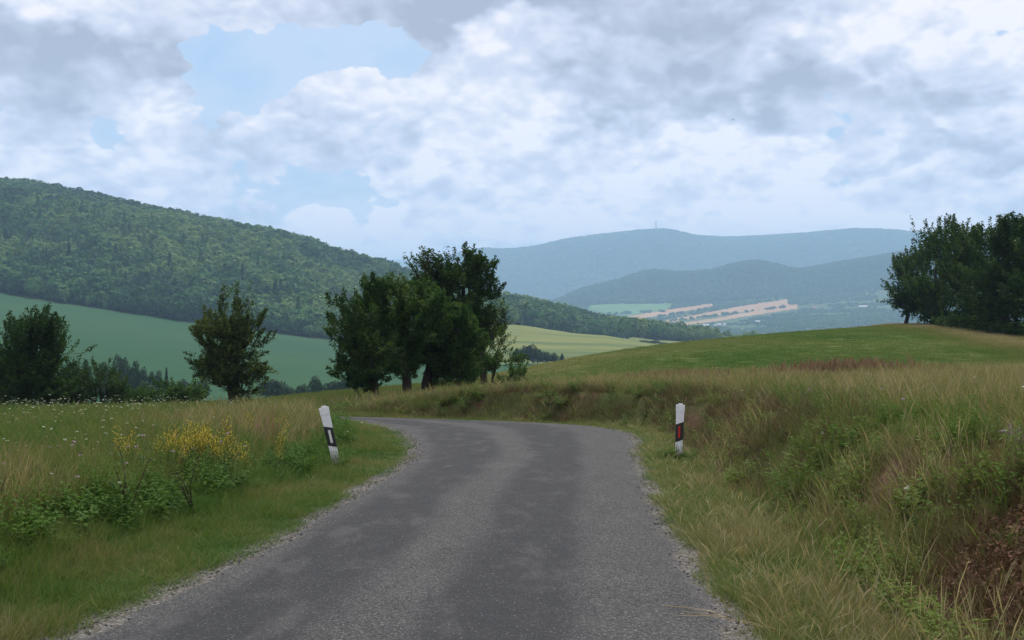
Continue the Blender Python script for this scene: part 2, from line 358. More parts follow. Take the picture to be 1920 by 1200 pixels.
add_rail(17600, py=[(-2000, 560), (4000, 560)])
RD = np.array([r[0] for r in RAILS]); RZ = np.array([r[1] for r in RAILS])

def Hfar(X, Y):
    X = np.asarray(X, float); Y = np.maximum(np.asarray(Y, float), 30.0)
    px = np.clip(960 + F * X / Y, PXG[0], PXG[-1] - 1)
    f = (px - PXG[0]) / 10.0; i = f.astype(int); f = f - i
    D = RD[:, i] * (1 - f) + RD[:, i + 1] * f; Z = RZ[:, i] * (1 - f) + RZ[:, i + 1] * f
    L = np.log(D); q = np.log(np.clip(Y, D[0], D[-1] - 1e-6))
    dl = L[1:] - L[:-1]; s = (Z[1:] - Z[:-1]) / dl
    m = np.zeros_like(Z); m[0] = s[0]; m[-1] = s[-1]
    same = s[:-1] * s[1:] > 0
    w1 = 2 * dl[1:] + dl[:-1]; w2 = dl[1:] + 2 * dl[:-1]
    with np.errstate(divide='ignore', invalid='ignore'):
        hm = (w1 + w2) / (w1 / s[:-1] + w2 / s[1:])
    m[1:-1] = np.where(same, hm, 0)
    k = np.clip((L <= q).sum(0) - 1, 0, len(RAILS) - 2); r = np.arange(len(q))
    h = dl[k, r]; tt = (q - L[k, r]) / h
    z = (2*tt**3 - 3*tt**2 + 1) * Z[k, r] + (tt**3 - 2*tt**2 + tt) * h * m[k, r] + (-2*tt**3 + 3*tt**2) * Z[k+1, r] + (tt**3 - tt**2) * h * m[k+1, r]
    amp = np.interp(np.log(Y), np.log([40, 120, 400, 900, 1800, 3000, 6000, 17000]), [0.04, 0.12, 1.0, 2.0, 10.0, 7, 36, 40])
    z = z + amp * (fbm(X / (np.maximum(Y, 40) * 0.09), np.log(Y) * 9.0, 3, 4) - 0.5)
    fold = np.interp(Y, [930, 1150, 1500, 1760], [0, 1, 1, 0]) * np.where(X < 120, 1, 0.35)
    z = z + 34 * fold * (fbm(X / 190, Y / 260, 15, 3) - 0.5)
    return z

def catmull(P, n=12):
    P = np.array(P, float); out = []
    for i in range(len(P) - 1):
        p0 = P[max(i-1, 0)]; p1 = P[i]; p2 = P[i+1]; p3 = P[min(i+2, len(P)-1)]
        for k in range(n):
            t = k / n
            out.append(0.5 * (2*p1 + (p2-p0)*t + (2*p0-5*p1+4*p2-p3)*t*t + (3*p1-p0-3*p2+p3)*t**3))
    out.append(P[-1]); return np.array(out)
EL = catmull([(-3.9, -20), (-3.4, -8), (-3.0, 0), (-2.63, 6.46), (-2.2, 9.9), (-2.1, 12.3), (-1.93, 15.4), (-1.79, 18.4), (-1.82, 20.8), (-2.15, 23.8), (-2.65, 26.8), (-3.3, 29.5), (-4.3, 32.8), (-4.9, 34.3), (-5.7, 35.9), (-8.6, 38.7), (-14.2, 43.0), (-24, 49.0), (-34, 54)])
ER = catmull([(0.6, -20), (0.95, -8), (1.2, 0), (1.35, 6.46), (1.53, 10), (1.66, 12.5), (1.9, 15.7), (2.15, 19), (2.4, 21.5), (2.75, 24.4), (2.85, 27.3), (2.1, 30.8), (-0.16, 33.8), (-1.88, 35.3), (-3.83, 37.5), (-6.3, 40.4), (-12, 45.5), (-22, 52.0), (-32, 57.5)])
def zroad(Y):
    Y = np.asarray(Y, float); e = np.clip(Y - 28, 0, 14)
    return -0.0437 * np.maximum(Y, -25) - 0.0012 * e * e - 0.034 * np.clip(Y - 42, 0, None)
def edge_dist(P, E):
    """signed distance to an edge polyline, positive on its right-hand side"""
    A = E[:-1]; B = E[1:]; d = B - A; L2 = (d * d).sum(1)
    best = np.full(len(P), 1e9); sg = np.zeros(len(P))
    for j in range(0, len(P), 4000):
        p = P[j:j+4000]
        ap = p[:, None, :] - A[None]
        t = np.clip((ap * d[None]).sum(2) / L2, 0, 1)
        c = ap - t[..., None] * d[None]
        dd = (c * c).sum(2); k = dd.argmin(1); r = np.arange(len(p))
        best[j:j+4000] = np.sqrt(dd[r, k])
        cr = d[k, 0] * ap[r, k, 1] - d[k, 1] * ap[r, k, 0]
        sg[j:j+4000] = np.where(cr < 0, 1, -1)
    return best * sg
def lateral(X, Y):
    P = np.stack([np.ravel(X), np.ravel(Y)], 1)
    dl = np.full(len(P), 50.0); dr = np.full(len(P), 50.0)
    near = (P[:, 1] < 66) & (np.abs(P[:, 0]) < 40)
    a = edge_dist(P[near], EL); b = edge_dist(P[near], ER)
    dl[near] = -a                 # > 0: left of the left edge
    dr[near] = b                  # > 0: right of the right edge
    far = ~near
    dl[far] = np.where(P[far, 0] < 0, 50, -50); dr[far] = np.where(P[far, 0] < 0, -50, 50)
    return dl, dr
def H(X, Y):
    X = np.ravel(np.asarray(X, float)); Y = np.ravel(np.asarray(Y, float))
    z = Hfar(X, Y)
    k = Y < 66
    if k.any():
        x = X[k]; y = Y[k]; dl, dr = lateral(x, y)
        zr = zroad(y)
        left = -0.0437 * np.maximum(y, -25) + 0.16 - 0.010 * np.clip(-x - 5, 0, 40) + 0.12 * np.exp(-((x + 6.6) / 2.2) ** 2 - ((y - 24) / 6.0) ** 2)
        right = -0.0437 * np.maximum(y, -25) + 0.84 + 0.02 * np.clip(x - 5, 0, 60)
        und = 0.16 * (fbm(x / 3.0, y / 3.0, 21, 3) - 0.5) + 0.07 * (fbm(x / 0.7, y / 0.7, 22, 2) - 0.5)
        fb = sstep(y, 33, 45)
        Tl = left * (1 - fb) + z[k] * fb; Tr = right * (1 - fb) + z[k] * fb
        bend = sstep(y, 22, 34)
        wl = sstep(dl, 0.7, 2.3)
        w0 = 1.5 - 0.75 * bend; w1 = 2.85 - 1.15 * bend
        wr = np.clip((dr - w0) / (w1 - w0), 0, 1); wr = wr * wr * (3 - 2 * wr)
        wr = np.clip(wr + 0.10 * (fbm(x / 1.1, y / 1.1, 25, 3) - 0.5) * np.sin(np.pi * wr), 0, 1)
        ditch = -0.17 * np.exp(-((dr - 1.35) / 0.42) ** 2) * (1 - bend)
        onleft = dl > 0; onright = (dr > 0) & ~onleft
        zz = zr - 0.035
        zz = np.where(onleft, (zr - 0.035 + 0.02 * sstep(dl, 0, 0.6)) * (1 - wl) + (Tl + und) * wl, zz)
        zz = np.where(onright, (zr - 0.035 + 0.02 * sstep(dr, 0, 0.4) + ditch) * (1 - wr) + (Tr + und) * wr, zz)
        far = sstep(y, 50, 65)
        z[k] = zz * (1 - far) + z[k] * far
    return z
def Hs(x, y): return float(H([x], [y])[0])
def soil_mask(X, Y):
    """bare earth on the cut bank"""
    s = np.zeros(len(X))
    for (cx, cy, rx, ry, w) in [(3.45, 7.3, 0.75, 1.3, 1.4), (4.3, 9.2, 0.5, 0.8, 0.7), (4.3, 13.4, 0.75, 1.6, 0.75), (3.9, 16.5, 0.5, 1.2, 0.5), (3.75, 23.5, 0.6, 2.6, 0.85), (4.2, 27.0, 0.7, 2.5, 0.75), (2.6, 33.3, 1.8, 0.8, 0.55), (0.0, 36.0, 1.6, 0.5, 0.35), (4.6, 30.6, 0.8, 1.0, 0.45)]:
        s = np.maximum(s, w * np.exp(-((X - cx) / rx) ** 2 - ((Y - cy) / ry) ** 2))
    dl, dr = lateral(X, Y); b = sstep(Y, 22, 34); c = 2.25 - 0.95 * b
    face = np.exp(-((dr - c) / (0.42 - 0.12 * b)) ** 2) * sstep(fbm(X / 2.2, Y / 2.2, 35, 3), 0.40, 0.62) * (Y < 44) * (dr > 0)
    return np.maximum(s, 0.9 * face)

# ------------------------------------------------------------------ near ground, road
def lines(segs):
    out = []
    for a, b, s in segs: out += list(np.arange(a, b, s))
    return np.array(sorted(set(np.round(out, 4))))
xl = lines([(-420, -120, 30), (-120, -40, 6), (-40, -14, 1.0), (-14, -7, 0.35), (-7, 7.5, 0.14), (7.5, 16, 0.35), (16, 60, 1.0), (60, 120, 5), (120, 421, 30)])
yl = lines([(-420, -30, 30), (-30, 4, 1.0), (4, 13, 0.14), (13, 30, 0.22), (30, 46, 0.3), (46, 70.01, 0.8)]); yl = np.append(yl[yl < 69.9], 70.0)
gx, gy = np.meshgrid(xl, yl); gx = gx.ravel(); gy = gy.ravel(); gz = H(gx, gy)
nx, ny = len(xl), len(yl)
I = np.arange(nx * ny).reshape(ny, nx)
Q = np.stack([I[:-1, :-1], I[:-1, 1:], I[1:, 1:], I[1:, :-1]], -1).reshape(-1, 4)
dl, dr = lateral(gx, gy)
gravel = np.maximum(np.where(dl > 0, 1 - dl / 0.45, 0), np.where(dr > 0, 1 - dr / 0.30, 0)).clip(0, 1)
gravel = np.where((dl <= 0) & (dr <= 0), 1.0, gravel)
mown = sstep(gy, 40, 47) * sstep(gx + 0.02 * gy, -2, 4)
link('meadow', mesh_np('meadow', np.stack([gx, gy, gz], 1), [Q], M['ground'], {'soil': soil_mask(gx, gy), 'gravel': gravel, 'mown': mown}, True), kind='structure')

ns, nc = len(EL), 25
tt = np.linspace(0, 1, nc)
P = EL[:, None, :] * (1 - tt[None, :, None]) + ER[:, None, :] * tt[None, :, None]
jag = (fbm(np.arange(ns) * 0.9, np.zeros(ns), 31, 3) - 0.5)
zr = zroad(P[..., 1]) + 0.035 * (1 - (2 * tt[None] - 1) ** 2) + 0.0
zr[:, 0] -= 0.05; zr[:, -1] -= 0.05
fine = 6                                                   # finer along the road so that the edge can crumble
def up(a): return np.stack([np.interp(np.arange(0, ns - 1 + 1e-9, 1 / fine), np.arange(ns), a[:, j]) for j in range(nc)], 1)
RX, RY, RZ_ = up(P[..., 0]), up(P[..., 1]), up(zr); nr = len(RX)
crumb = 0.30 * (fbm(np.arange(nr) * 0.16, np.zeros(nr), 41, 4) - 0.5); crumb2 = 0.26 * (fbm(np.arange(nr) * 0.16, np.zeros(nr), 47, 4) - 0.5)
RX[:, 0] += crumb; RX[:, 1] += crumb * 0.6; RX[:, -1] += crumb2; RX[:, -2] += crumb2 * 0.6
I = np.arange(nr * nc).reshape(nr, nc)
Q = np.stack([I[:-1, :-1], I[:-1, 1:], I[1:, 1:], I[1:, :-1]], -1).reshape(-1, 4)
link('road', mesh_np('road', np.stack([RX, RY, RZ_], -1).reshape(-1, 3), [Q], M['road'], {'across': np.tile(2 * tt - 1, nr)}, True), kind='structure')

# ------------------------------------------------------------------ far terrain: one fan of quads split into fields, hills, valley, mountains
cols = np.concatenate([np.arange(-1100, -40, 40), np.arange(-40, 1960, 5), np.arange(1960, 3001, 40)])
rows = np.concatenate([np.geomspace(69.6, 900, 90), np.geomspace(910, 3000, 70), np.linspace(3030, 5800, 120), np.geomspace(5900, 17500, 70)])
cx, ry = np.meshgrid((cols - 960) / F, rows); fy = ry.ravel(); fx = cx.ravel() * fy
fz = H(fx, fy); fz[:len(cols)] -= 0.03
fpx = np.tile(cols, len(rows)); fpy = 600 - (fz - EYE) * F / fy
def inpoly(x, y, poly):
    r = np.zeros(len(x), bool); n = len(poly)
    for i in range(n):
        x1, y1 = poly[i]; x2, y2 = poly[(i + 1) % n]
        c = ((y1 > y) != (y2 > y)) & (x < (x2 - x1) * (y - y1) / (y2 - y1 + 1e-12) + x1)
        r ^= c
    return r
I = np.arange(len(fx)).reshape(len(rows), len(cols))
Q = np.stack([I[:-1, :-1], I[:-1, 1:], I[1:, 1:], I[1:, :-1]], -1).reshape(-1, 4)
qx, qpy, qY = fpx[Q].mean(1), fpy[Q].mean(1), fy[Q].mean(1)
def edgeD(px): return np.interp(px, PXG, RAILS[6][0])
def ridgeD(px): return np.interp(px, PXG, RAILS[7][0])
GRAIN = [[(1178, 593), (1250, 581), (1336, 569), (1340, 573), (1262, 588), (1190, 599)],
         [(1224, 604), (1300, 591), (1400, 572), (1478, 561), (1480, 573), (1400, 584), (1330, 594), (1250, 605)],
         [(1250, 609), (1340, 597), (1420, 582), (1496, 570), (1497, 578), (1420, 590), (1330, 604), (1270, 611)]]
PAST = [(1104, 573), (1180, 566), (1262, 567), (1250, 580), (1176, 592), (1140, 587), (1104, 580)]
STUB = [(1400, 636), (1500, 621), (1690, 606), (1690, 614), (1520, 629), (1420, 640)]
def clearing(px, Y): return (px > 585 + 0.25 * (1190 - Y)) & (px < 700) & (Y > 1060) & (Y < 1180)
def classify(px, py, Y):
    k = np.full(len(px), 'valley', dtype=object)
    e = edgeD(px); r = ridgeD(px)
    k[Y < e] = 'hay'
    k[(Y < e) & ((px < 880) | (Y < 545))] = 'crop'
    k[Y < 330] = 'meadow'
    k[(Y >= e) & (Y < 2500)] = 'hill'
    k[clearing(px, Y)] = 'hay'
    v = (Y >= 2500) & (Y < 4700)
    for g in GRAIN: k[v & inpoly(px, py, g)] = 'grain'
    k[v & inpoly(px, py, PAST)] = 'pasture'
    k[v & inpoly(px, py, STUB)] = 'stubble'
    k[Y >= 4700] = 'ridge'; k[Y >= 6900] = 'mountain'; k[Y >= 12000] = 'range'
    return k
kl = classify(qx, qpy, qY)
FV = np.stack([fx, fy, fz], 1)
for key, nm, mt in (('meadow', 'slope_beyond_meadow', 'ground'), ('crop', 'crop_field', 'crop'), ('hay', 'grass_field', 'hay'), ('hill', 'wooded_hill', 'forest_floor'), ('valley', 'valley', 'valley'),
                    ('grain', 'grain_field', 'grain'), ('pasture', 'pasture', 'pasture'), ('stubble', 'stubble_field', 'stubble'), ('ridge', 'hill', 'mountain'), ('mountain', 'mountain', 'mountain'), ('range', 'far_mountain', 'mountain')):
    q = Q[kl == key]
    if not len(q): continue
    u, invx = np.unique(q.ravel(), return_inverse=True)
    at = {'soil': np.zeros(len(u)), 'gravel': np.zeros(len(u)), 'mown': sstep(fx[u], -6, 4)} if mt == 'ground' else None
    link(nm, mesh_np(nm, FV[u], [invx.reshape(-1, 4)], M[mt], at, True), kind='structure')

# ------------------------------------------------------------------ scatter (grass, forest: stuff)
def scatter(name, protos, P, rot, scl, idx, tint, kind='stuff', label=None):
    c = bpy.data.collections.new(name + '_kinds')
    for i, me in enumerate(protos):
        o = bpy.data.objects.new('%s_kind_%02d' % (name, i), me); c.objects.link(o)
    n = len(P); me = bpy.data.meshes.new(name); me.vertices.add(n); me.vertices.foreach_set('co', np.asarray(P, np.float32).ravel())
    me.attributes.new('rot', 'FLOAT_VECTOR', 'POINT').data.foreach_set('vector', np.asarray(rot, np.float32).ravel())
    scl = np.asarray(scl, np.float32)
    if scl.ndim == 1: scl = np.repeat(scl[:, None], 3, 1)
    me.attributes.new('scl', 'FLOAT_VECTOR', 'POINT').data.foreach_set('vector', scl.ravel())
    me.attributes.new('idx', 'INT', 'POINT').data.foreach_set('value', np.asarray(idx, np.int32))
    me.attributes.new('tint', 'FLOAT', 'POINT').data.foreach_set('value', np.asarray(tint, np.float32))
    o = link(name, me, kind=kind, label=label)
    g = bpy.data.node_groups.new(name + '_scatter', 'GeometryNodeTree')
    g.interface.new_socket('Geometry', in_out='INPUT', socket_type='NodeSocketGeometry'); g.interface.new_socket('Geometry', in_out='OUTPUT', socket_type='NodeSocketGeometry')
    gi = g.nodes.new('NodeGroupInput'); go = g.nodes.new('NodeGroupOutput'); ip = g.nodes.new('GeometryNodeInstanceOnPoints'); ci = g.nodes.new('GeometryNodeCollectionInfo')
    ci.inputs['Collection'].default_value = c; ci.inputs['Separate Children'].default_value = True; ci.inputs['Reset Children'].default_value = True
    ip.inputs['Pick Instance'].default_value = True
    def na(nm, ty):
        x = g.nodes.new('GeometryNodeInputNamedAttribute'); x.data_type = ty; x.inputs[0].default_value = nm; return x.outputs[0]
    e2r = g.nodes.new('FunctionNodeEulerToRotation')
    L = g.links.new
    L(gi.outputs[0], ip.inputs['Points']); L(ci.outputs[0], ip.inputs['Instance']); L(na('idx', 'INT'), ip.inputs['Instance Index'])
    L(na('rot', 'FLOAT_VECTOR'), e2r.inputs[0]); L(e2r.outputs[0], ip.inputs['Rotation']); L(na('scl', 'FLOAT_VECTOR'), ip.inputs['Scale']); L(ip.outputs[0], go.inputs[0])
    md = o.modifiers.new('scatter', 'NODES'); md.node_group = g
    return o

def blades(n, h0, h1, w, spread, bend, seed, seg=3, lean=0.25, head=False):
    """a tuft: n curved blades; returns V, quads, tris, h"""
    r = np.random.default_rng(seed)
    a = r.uniform(0, 2*np.pi, n); rr = spread * np.sqrt(r.uniform(0, 1, n))
    bx, by = rr*np.cos(a), rr*np.sin(a); hh = r.uniform(h0, h1, n) * (1 - 0.3 * (rr/spread)**2)
    da = a + r.normal(0, 0.9, n); ln = np.abs(r.normal(lean, 0.15, n)); bd = r.uniform(0.2, 1.0, n) * bend
    fa = r.uniform(0, 2*np.pi, n); wx, wy = np.cos(fa), np.sin(fa)
    V = []; Hh = []
    for k in range(seg + 1):
        t = k / seg
        off = hh * (ln * t + bd * t * t); z = hh * (t - 0.25 * bd * t * t)
        x = bx + np.cos(da) * off; y = by + np.sin(da) * off
        ww = w * (1 - t * 0.92) * r.uniform(0.7, 1.3, n) if k < seg else np.full(n, w * 0.05)
        if head and k >= seg - 1: ww = np.full(n, w * (2.6 if k == seg - 1 else 0.6))
        V += [np.stack([x - wx*ww/2, y - wy*ww/2, z], 1), np.stack([x + wx*ww/2, y + wy*ww/2, z], 1)]; Hh += [np.full(n, t), np.full(n, t)]
    V = np.stack(V, 1).reshape(-1, 3); Hh = (np.stack(Hh, 1) + r.normal(0, 0.55, (n, 1))).ravel(); K = 2 * (seg + 1)
    b = np.arange(n)[:, None] * K
    Qd = np.concatenate([b + np.array([2*k, 2*k+1, 2*k+3, 2*k+2]) for k in range(seg)])
    return V, Qd, Hh
def tuft(name, parts, material):
    V = []; Qd = []; Hh = []; n = 0
    for a in parts:
        v, q, h = blades(**a); V.append(v); Qd.append(q + n); Hh.append(h); n += len(v)
    return mesh_np(name, np.concatenate(V), [np.concatenate(Qd)], material, {'h': np.concatenate(Hh)})
def leafy(name, n, hgt, size, seed, material, spread=0.10, stems=3):
    """broad-leaved weed: stems with paired leaves"""
    r = np.random.default_rng(seed); V = []; T = []; hh = []
    for s in range(stems):
        a = r.uniform(0, 6.28); tip = np.array([math.cos(a)*spread*1.6, math.sin(a)*spread*1.6, hgt*r.uniform(0.7, 1.0)])
        for k in range(n):
            t = 0.12 + 0.88 * (k + r.uniform(0, 0.8)) / n; p = tip * np.array([t, t, t**0.9]); an = k * 2.4 + r.uniform(-.4, .4)
            d = np.array([math.cos(an), math.sin(an), r.uniform(-0.1, 0.6)]); d /= np.linalg.norm(d)
            sd = np.cross(d, [0, 0, 1.0]); sd /= np.linalg.norm(sd); L = size * (1.25 - 0.75*t) * r.uniform(0.7, 1.2)
            m0 = p + d*L*0.45 + np.array([0, 0, L*0.06]); b = len(V)
            V += [p, m0 + sd*L*0.2, p + d*L + np.array([0, 0, -L*0.15]), m0 - sd*L*0.2]; T += [(b, b+1, b+2, b+3)]; hh += [t]*4
        st = np.array([0.004, 0, 0]); b = len(V); V += [-st, st, tip + st*0.4, tip - st*0.4]; T += [(b, b+1, b+2, b+3)]; hh += [0, 0, 1, 1]
    return mesh_np(name, np.array(V), [np.array(T)], material, {'h': np.array(hh)})

short_t = [tuft('short_grass', [dict(n=28, h0=0.05, h1=0.13, w=0.0062, spread=0.12, bend=0.9, seed=s, lean=0.35)], M['grass']) for s in range(4)]
mid_t = [tuft('mid_grass', [dict(n=24, h0=0.10, h1=0.30, w=0.0068, spread=0.13, bend=0.9, seed=20+s, lean=0.25)], M['grass']) for s in range(4)]
tall_t = [tuft('tall_grass', [dict(n=20, h0=0.20, h1=0.55, w=0.0060, spread=0.13, bend=0.55, seed=40+s, lean=0.14), dict(n=14, h0=0.1, h1=0.28, w=0.0055, spread=0.14, bend=0.9, seed=60+s)], M['grass']) for s in range(4)]
seed_t = [tuft('seed_grass', [dict(n=7, h0=0.45, h1=0.85, w=0.0036, spread=0.12, bend=0.32, seed=80+s, lean=0.10, seg=4, head=True), dict(n=8, h0=0.2, h1=0.5, w=0.005, spread=0.12, bend=0.5, seed=90+s)], M['grass']) for s in range(4)]
turf_t = [tuft('turf', [dict(n=90, h0=0.05, h1=0.14, w=0.016, spread=0.55, bend=0.8, seed=100+s, lean=0.3, seg=2)], M['grass']) for s in range(3)]
sorrel_t = [tuft('sorrel', [dict(n=9, h0=0.45, h1=0.80, w=0.016, spread=0.16, bend=0.15, seed=120+s, lean=0.08, head=True, seg=4)], M['sorrel']) for s in range(3)]
weed_t = [leafy('weed', 13, (0.30, 0.46, 0.38, 0.58)[s], (0.10, 0.075, 0.13, 0.09)[s], 130+s, M['weed'], stems=3 + s % 2) for s in range(4)]
NG = dict(short=0, mid=4, tall=8, seed=12, weed=16)
near_protos = short_t + mid_t + tall_t + seed_t + weed_t

def wedge(n, y0, y1, pw=1.0):
    """random ground points in front of the camera, density ~ y^-pw beyond uniform"""
    Y = (y0 ** (2 - pw) + rng.uniform(0, 1, n) * (y1 ** (2 - pw) - y0 ** (2 - pw))) ** (1 / (2 - pw))
    px = rng.uniform(-260, 2180, n)
    return (px - 960) / F * Y + rng.uniform(-1, 1, n), Y

def near_grass():
    X1, Y1 = wedge(74000, 4.6, 48, 0.75)
    X2, Y2 = wedge(26000, 4.6, 14, 0.6)
    X = np.concatenate([X1, X2]); Y = np.concatenate([Y1, Y2])
    dl, dr = lateral(X, Y); side = np.where(dl > 0, 'L', np.where(dr > 0, 'R', 'road'))
    d = np.where(dl > 0, dl, dr)
    soil = soil_mask(X, Y); n1 = fbm(X/1.3, Y/1.3, 51, 3); n2 = fbm(X/4.0, Y/4.0, 53, 3); n3 = fbm(X/0.6, Y/0.6, 57, 2); u = rng.uniform(0, 1, len(X))
    keep = (side != 'road') & (d > 0.02 + 0.28 * n3 * (u > 0.12))
    keep &= u > np.clip(soil * 1.15 - 0.1, 0, 0.93)
    ty = np.full(len(X), -1); hs = np.ones(len(X)); tint = np.zeros(len(X)); v = rng.uniform(0, 1, len(X))
    L = side == 'L'; R = side == 'R'; near_h = np.ones(len(X))
    # left: short verge, a lush strip, then tall meadow
    verge = 1.25 + 0.5 * (n2 - 0.5)
    a = L & (d < verge); ty[a] = np.where(v[a] < 0.86, 0, 1); hs[a] = (0.55 + 0.5 * np.clip(d[a], 0, 1.2)) * (0.35 + 1.4 * n3[a]); tint[a] = 0.33 + 0.8 * (n1[a] - 0.47) + 0.7 * (n3[a] - 0.5)
    a = L & (d >= verge) & (d < verge + 0.75); ty[a] = np.where(v[a] < 0.2, 0, np.where(v[a] < 0.93, 1, 4)); tint[a] = 0.24 + 0.4 * (n1[a] - 0.5) + 0.2 * (n3[a] - 0.5); hs[a] = 0.7 + 0.6 * n3[a]
    a = L & (d >= verge + 0.75)
    fieldness = sstep(-X, 5.5, 9)
    ty[a] = np.where(v[a] < 0.06 + 0.24 * (n3[a] > 0.55) * (d[a] < 5), 4, np.where(v[a] < 0.35, 1, np.where(v[a] < 0.84 - 0.22 * (1 - fieldness[a]) * (n2[a] > 0.5), 2, 3)))
    tint[a] = 0.42 + 0.55 * (n2[a] - 0.5) + 0.3 * (n3[a] - 0.5) - 0.09 * fieldness[a]
    # a browner belt between the verge and the field, paler straw on the hump
    belt = a & (d < 4.2) & (n1 > 0.45); tint[belt] += 0.16
    hump = np.exp(-((X + 6.2) / 1.8) ** 2 - ((Y - 23.5) / 4.5) ** 2); tint += np.where(a, 0.28 * hump, 0); ty[a & (hump > 0.35) & (v > 0.55)] = 3; hs[a] = 0.85 + 0.15 * hump[a]
    hs[a] *= 0.82 + 0.3 * n1[a]
    hs[a & (fieldness > 0.5)] *= 0.85
    # right: verge with pale bents, ditch, brownish bank, tall plateau
    b = sstep(Y, 22, 34); vw = 1.15 - 0.5 * b
    a = R & (d < vw); ty[a] = np.where(v[a] < 0.62, 0, np.where(v[a] < 0.955, 1, 3)); tint[a] = 0.36 + 0.7 * (n1[a] - 0.45) + 0.4 * (n3[a] - 0.5); hs[a] = (0.6 + 0.3 * np.clip(d[a], 0, 1)) * (0.6 + 0.8 * n3[a]); hs[a & (v > 0.955)] *= 0.55; pale = a & (v > 0.86); tint[pale] = 0.82
    a = R & (d >= vw) & (d < 3.4 - 1.2 * b); ty[a] = np.where(v[a] < 0.04 + 0.3 * (n3[a] > 0.58), 4, np.where(v[a] < 0.66, 1, np.where(v[a] < 0.9, 2, 3))); tint[a] = 0.56 + 0.7 * (n1[a] - 0.5) + 0.5 * (n3[a] - 0.5); hs[a] = 0.5 + 0.65 * n3[a]; keep &= ~(a & (rng.uniform(0, 1, len(X)) < 0.25))
    br = a & (n2 > 0.52); tint[br] += 0.13
    a = R & (d >= 3.4 - 1.2 * b); ty[a] = np.where(v[a] < 0.07, 4, np.where(v[a] < 0.28, 1, np.where(v[a] < 0.66, 2, 3))); tint[a] = 0.73 + 0.45 * (n2[a] - 0.5) + 0.3 * (n3[a] - 0.5); hs[a] = 0.8 + 0.3 * n3[a]
    lip = R & (d >= 2.6 - 1.2 * b) & (d < 4.4 - 1.6 * b) & (n3 > 0.55) & (n2 > 0.45); ty[lip] = np.where(v[lip] < 0.4, 4, 2); tint[lip] = 0.30
    mown_ = (Y > 41 + 3 * (n2 - 0.5)) & (X > -1); keep &= ~(mown_ & (v < 0.9)); hs[mown_] *= 0.7
    for pxx, pyy in ((-2.88, 18.0), (3.03, 19.9)):
        f = (np.abs(X - pxx) < 0.32) & (np.abs(Y - pyy) < 0.45); ty[f] = np.where(v[f] < 0.45, 1, np.where(v[f] < 0.8, 2, 4)); hs[f] = 0.6; tint[f] = 0.3; keep |= f
    keep &= ty >= 0
    X, Y, ty, hs, tint = X[keep], Y[keep], ty[keep], hs[keep], tint[keep]; n = len(X)
    Z = H(X, Y) - 0.012
    fs = np.interp(Y, [5, 12, 25, 48], [0.75, 0.95, 1.25, 1.6]); sx = fs * rng.uniform(0.8, 1.25, n); sz = hs * rng.uniform(0.75, 1.2, n)
    rot = np.stack([rng.normal(0, 0.10, n), rng.normal(0, 0.10, n), rng.uniform(0, 6.28, n)], 1)
    scatter('grass', near_protos, np.stack([X, Y, Z], 1), rot, np.stack([sx, sx, sz], 1), ty * 4 + rng.integers(0, 4, n), np.clip(tint + rng.normal(0, 0.07, n), 0, 1), label='tall meadow grass and weeds on both sides of the road')
near_grass()

def far_turf():
    X, Y = wedge(42000, 38, 134, 0.9)
    k = (X > -3 - 0.1 * Y) | (Y < 74)
    n1 = fbm(X/9, Y/9, 61, 3); left = X < -0.02 * Y - 1
    k &= ~((Y < 44) & ~left)
    X, Y, n1, left = X[k], Y[k], n1[k], left[k]; n = len(X)
    tint = np.where(left, 0.42 + 0.4 * (n1 - 0.5), 0.30 + 0.55 * (n1 - 0.5) + 0.22 * sstep(1500 - (960 + F * X / Y), 0, 450))
    # a straw-coloured strip along the foot of the wood
    ex = np.interp(Y, [62, 75, 100, 118, 126], [32.5, 36.0, 39.5, 43.5, 43.5]); strip = np.exp(-((X - ex) / 3.0) ** 2); tint = tint + 0.45 * strip
    sc = np.interp(Y, [38, 60, 130], [0.9, 1.1, 1.7]) * rng.uniform(0.8, 1.2, n); hz = np.where(left, 2.3, 0.75) + 2.2 * strip
    scatter('meadow_grass', turf_t, np.stack([X, Y, H(X, Y) - 0.01], 1), np.stack([rng.normal(0, .05, n), rng.normal(0, .05, n), rng.uniform(0, 6.28, n)], 1), np.stack([sc, sc, hz], 1), rng.integers(0, 3, n), np.clip(tint + rng.normal(0, 0.06, n), 0, 1), label='short grass of the far meadow and green knoll')
far_turf()

def sorrel():
    P = []
    for cx, cy, rx, ry, n in ((11.6, 38.5, 1.9, 1.2, 300), (13.6, 38.0, 1.4, 1.0, 80), (6.0, 40.0, 2.4, 1.2, 160), (-4.4, 18.6, 0.9, 1.5, 6)):
        P.append(np.stack([rng.normal(cx, rx * 0.5, n), rng.normal(cy, ry * 0.5, n)], 1))
    P = np.concatenate(P); n = len(P)
    scatter('sorrel', sorrel_t, np.c_[P, H(P[:, 0], P[:, 1])], np.c_[rng.normal(0, .06, (n, 2)), rng.uniform(0, 6.28, n)], rng.uniform(0.8, 1.15, n) * np.where(np.arange(n) < 300, 1.25, 0.95), rng.integers(0, 3, n), rng.uniform(0.1, 0.9, n), label='rust-red seeding sorrel among the tall grass')
sorrel()

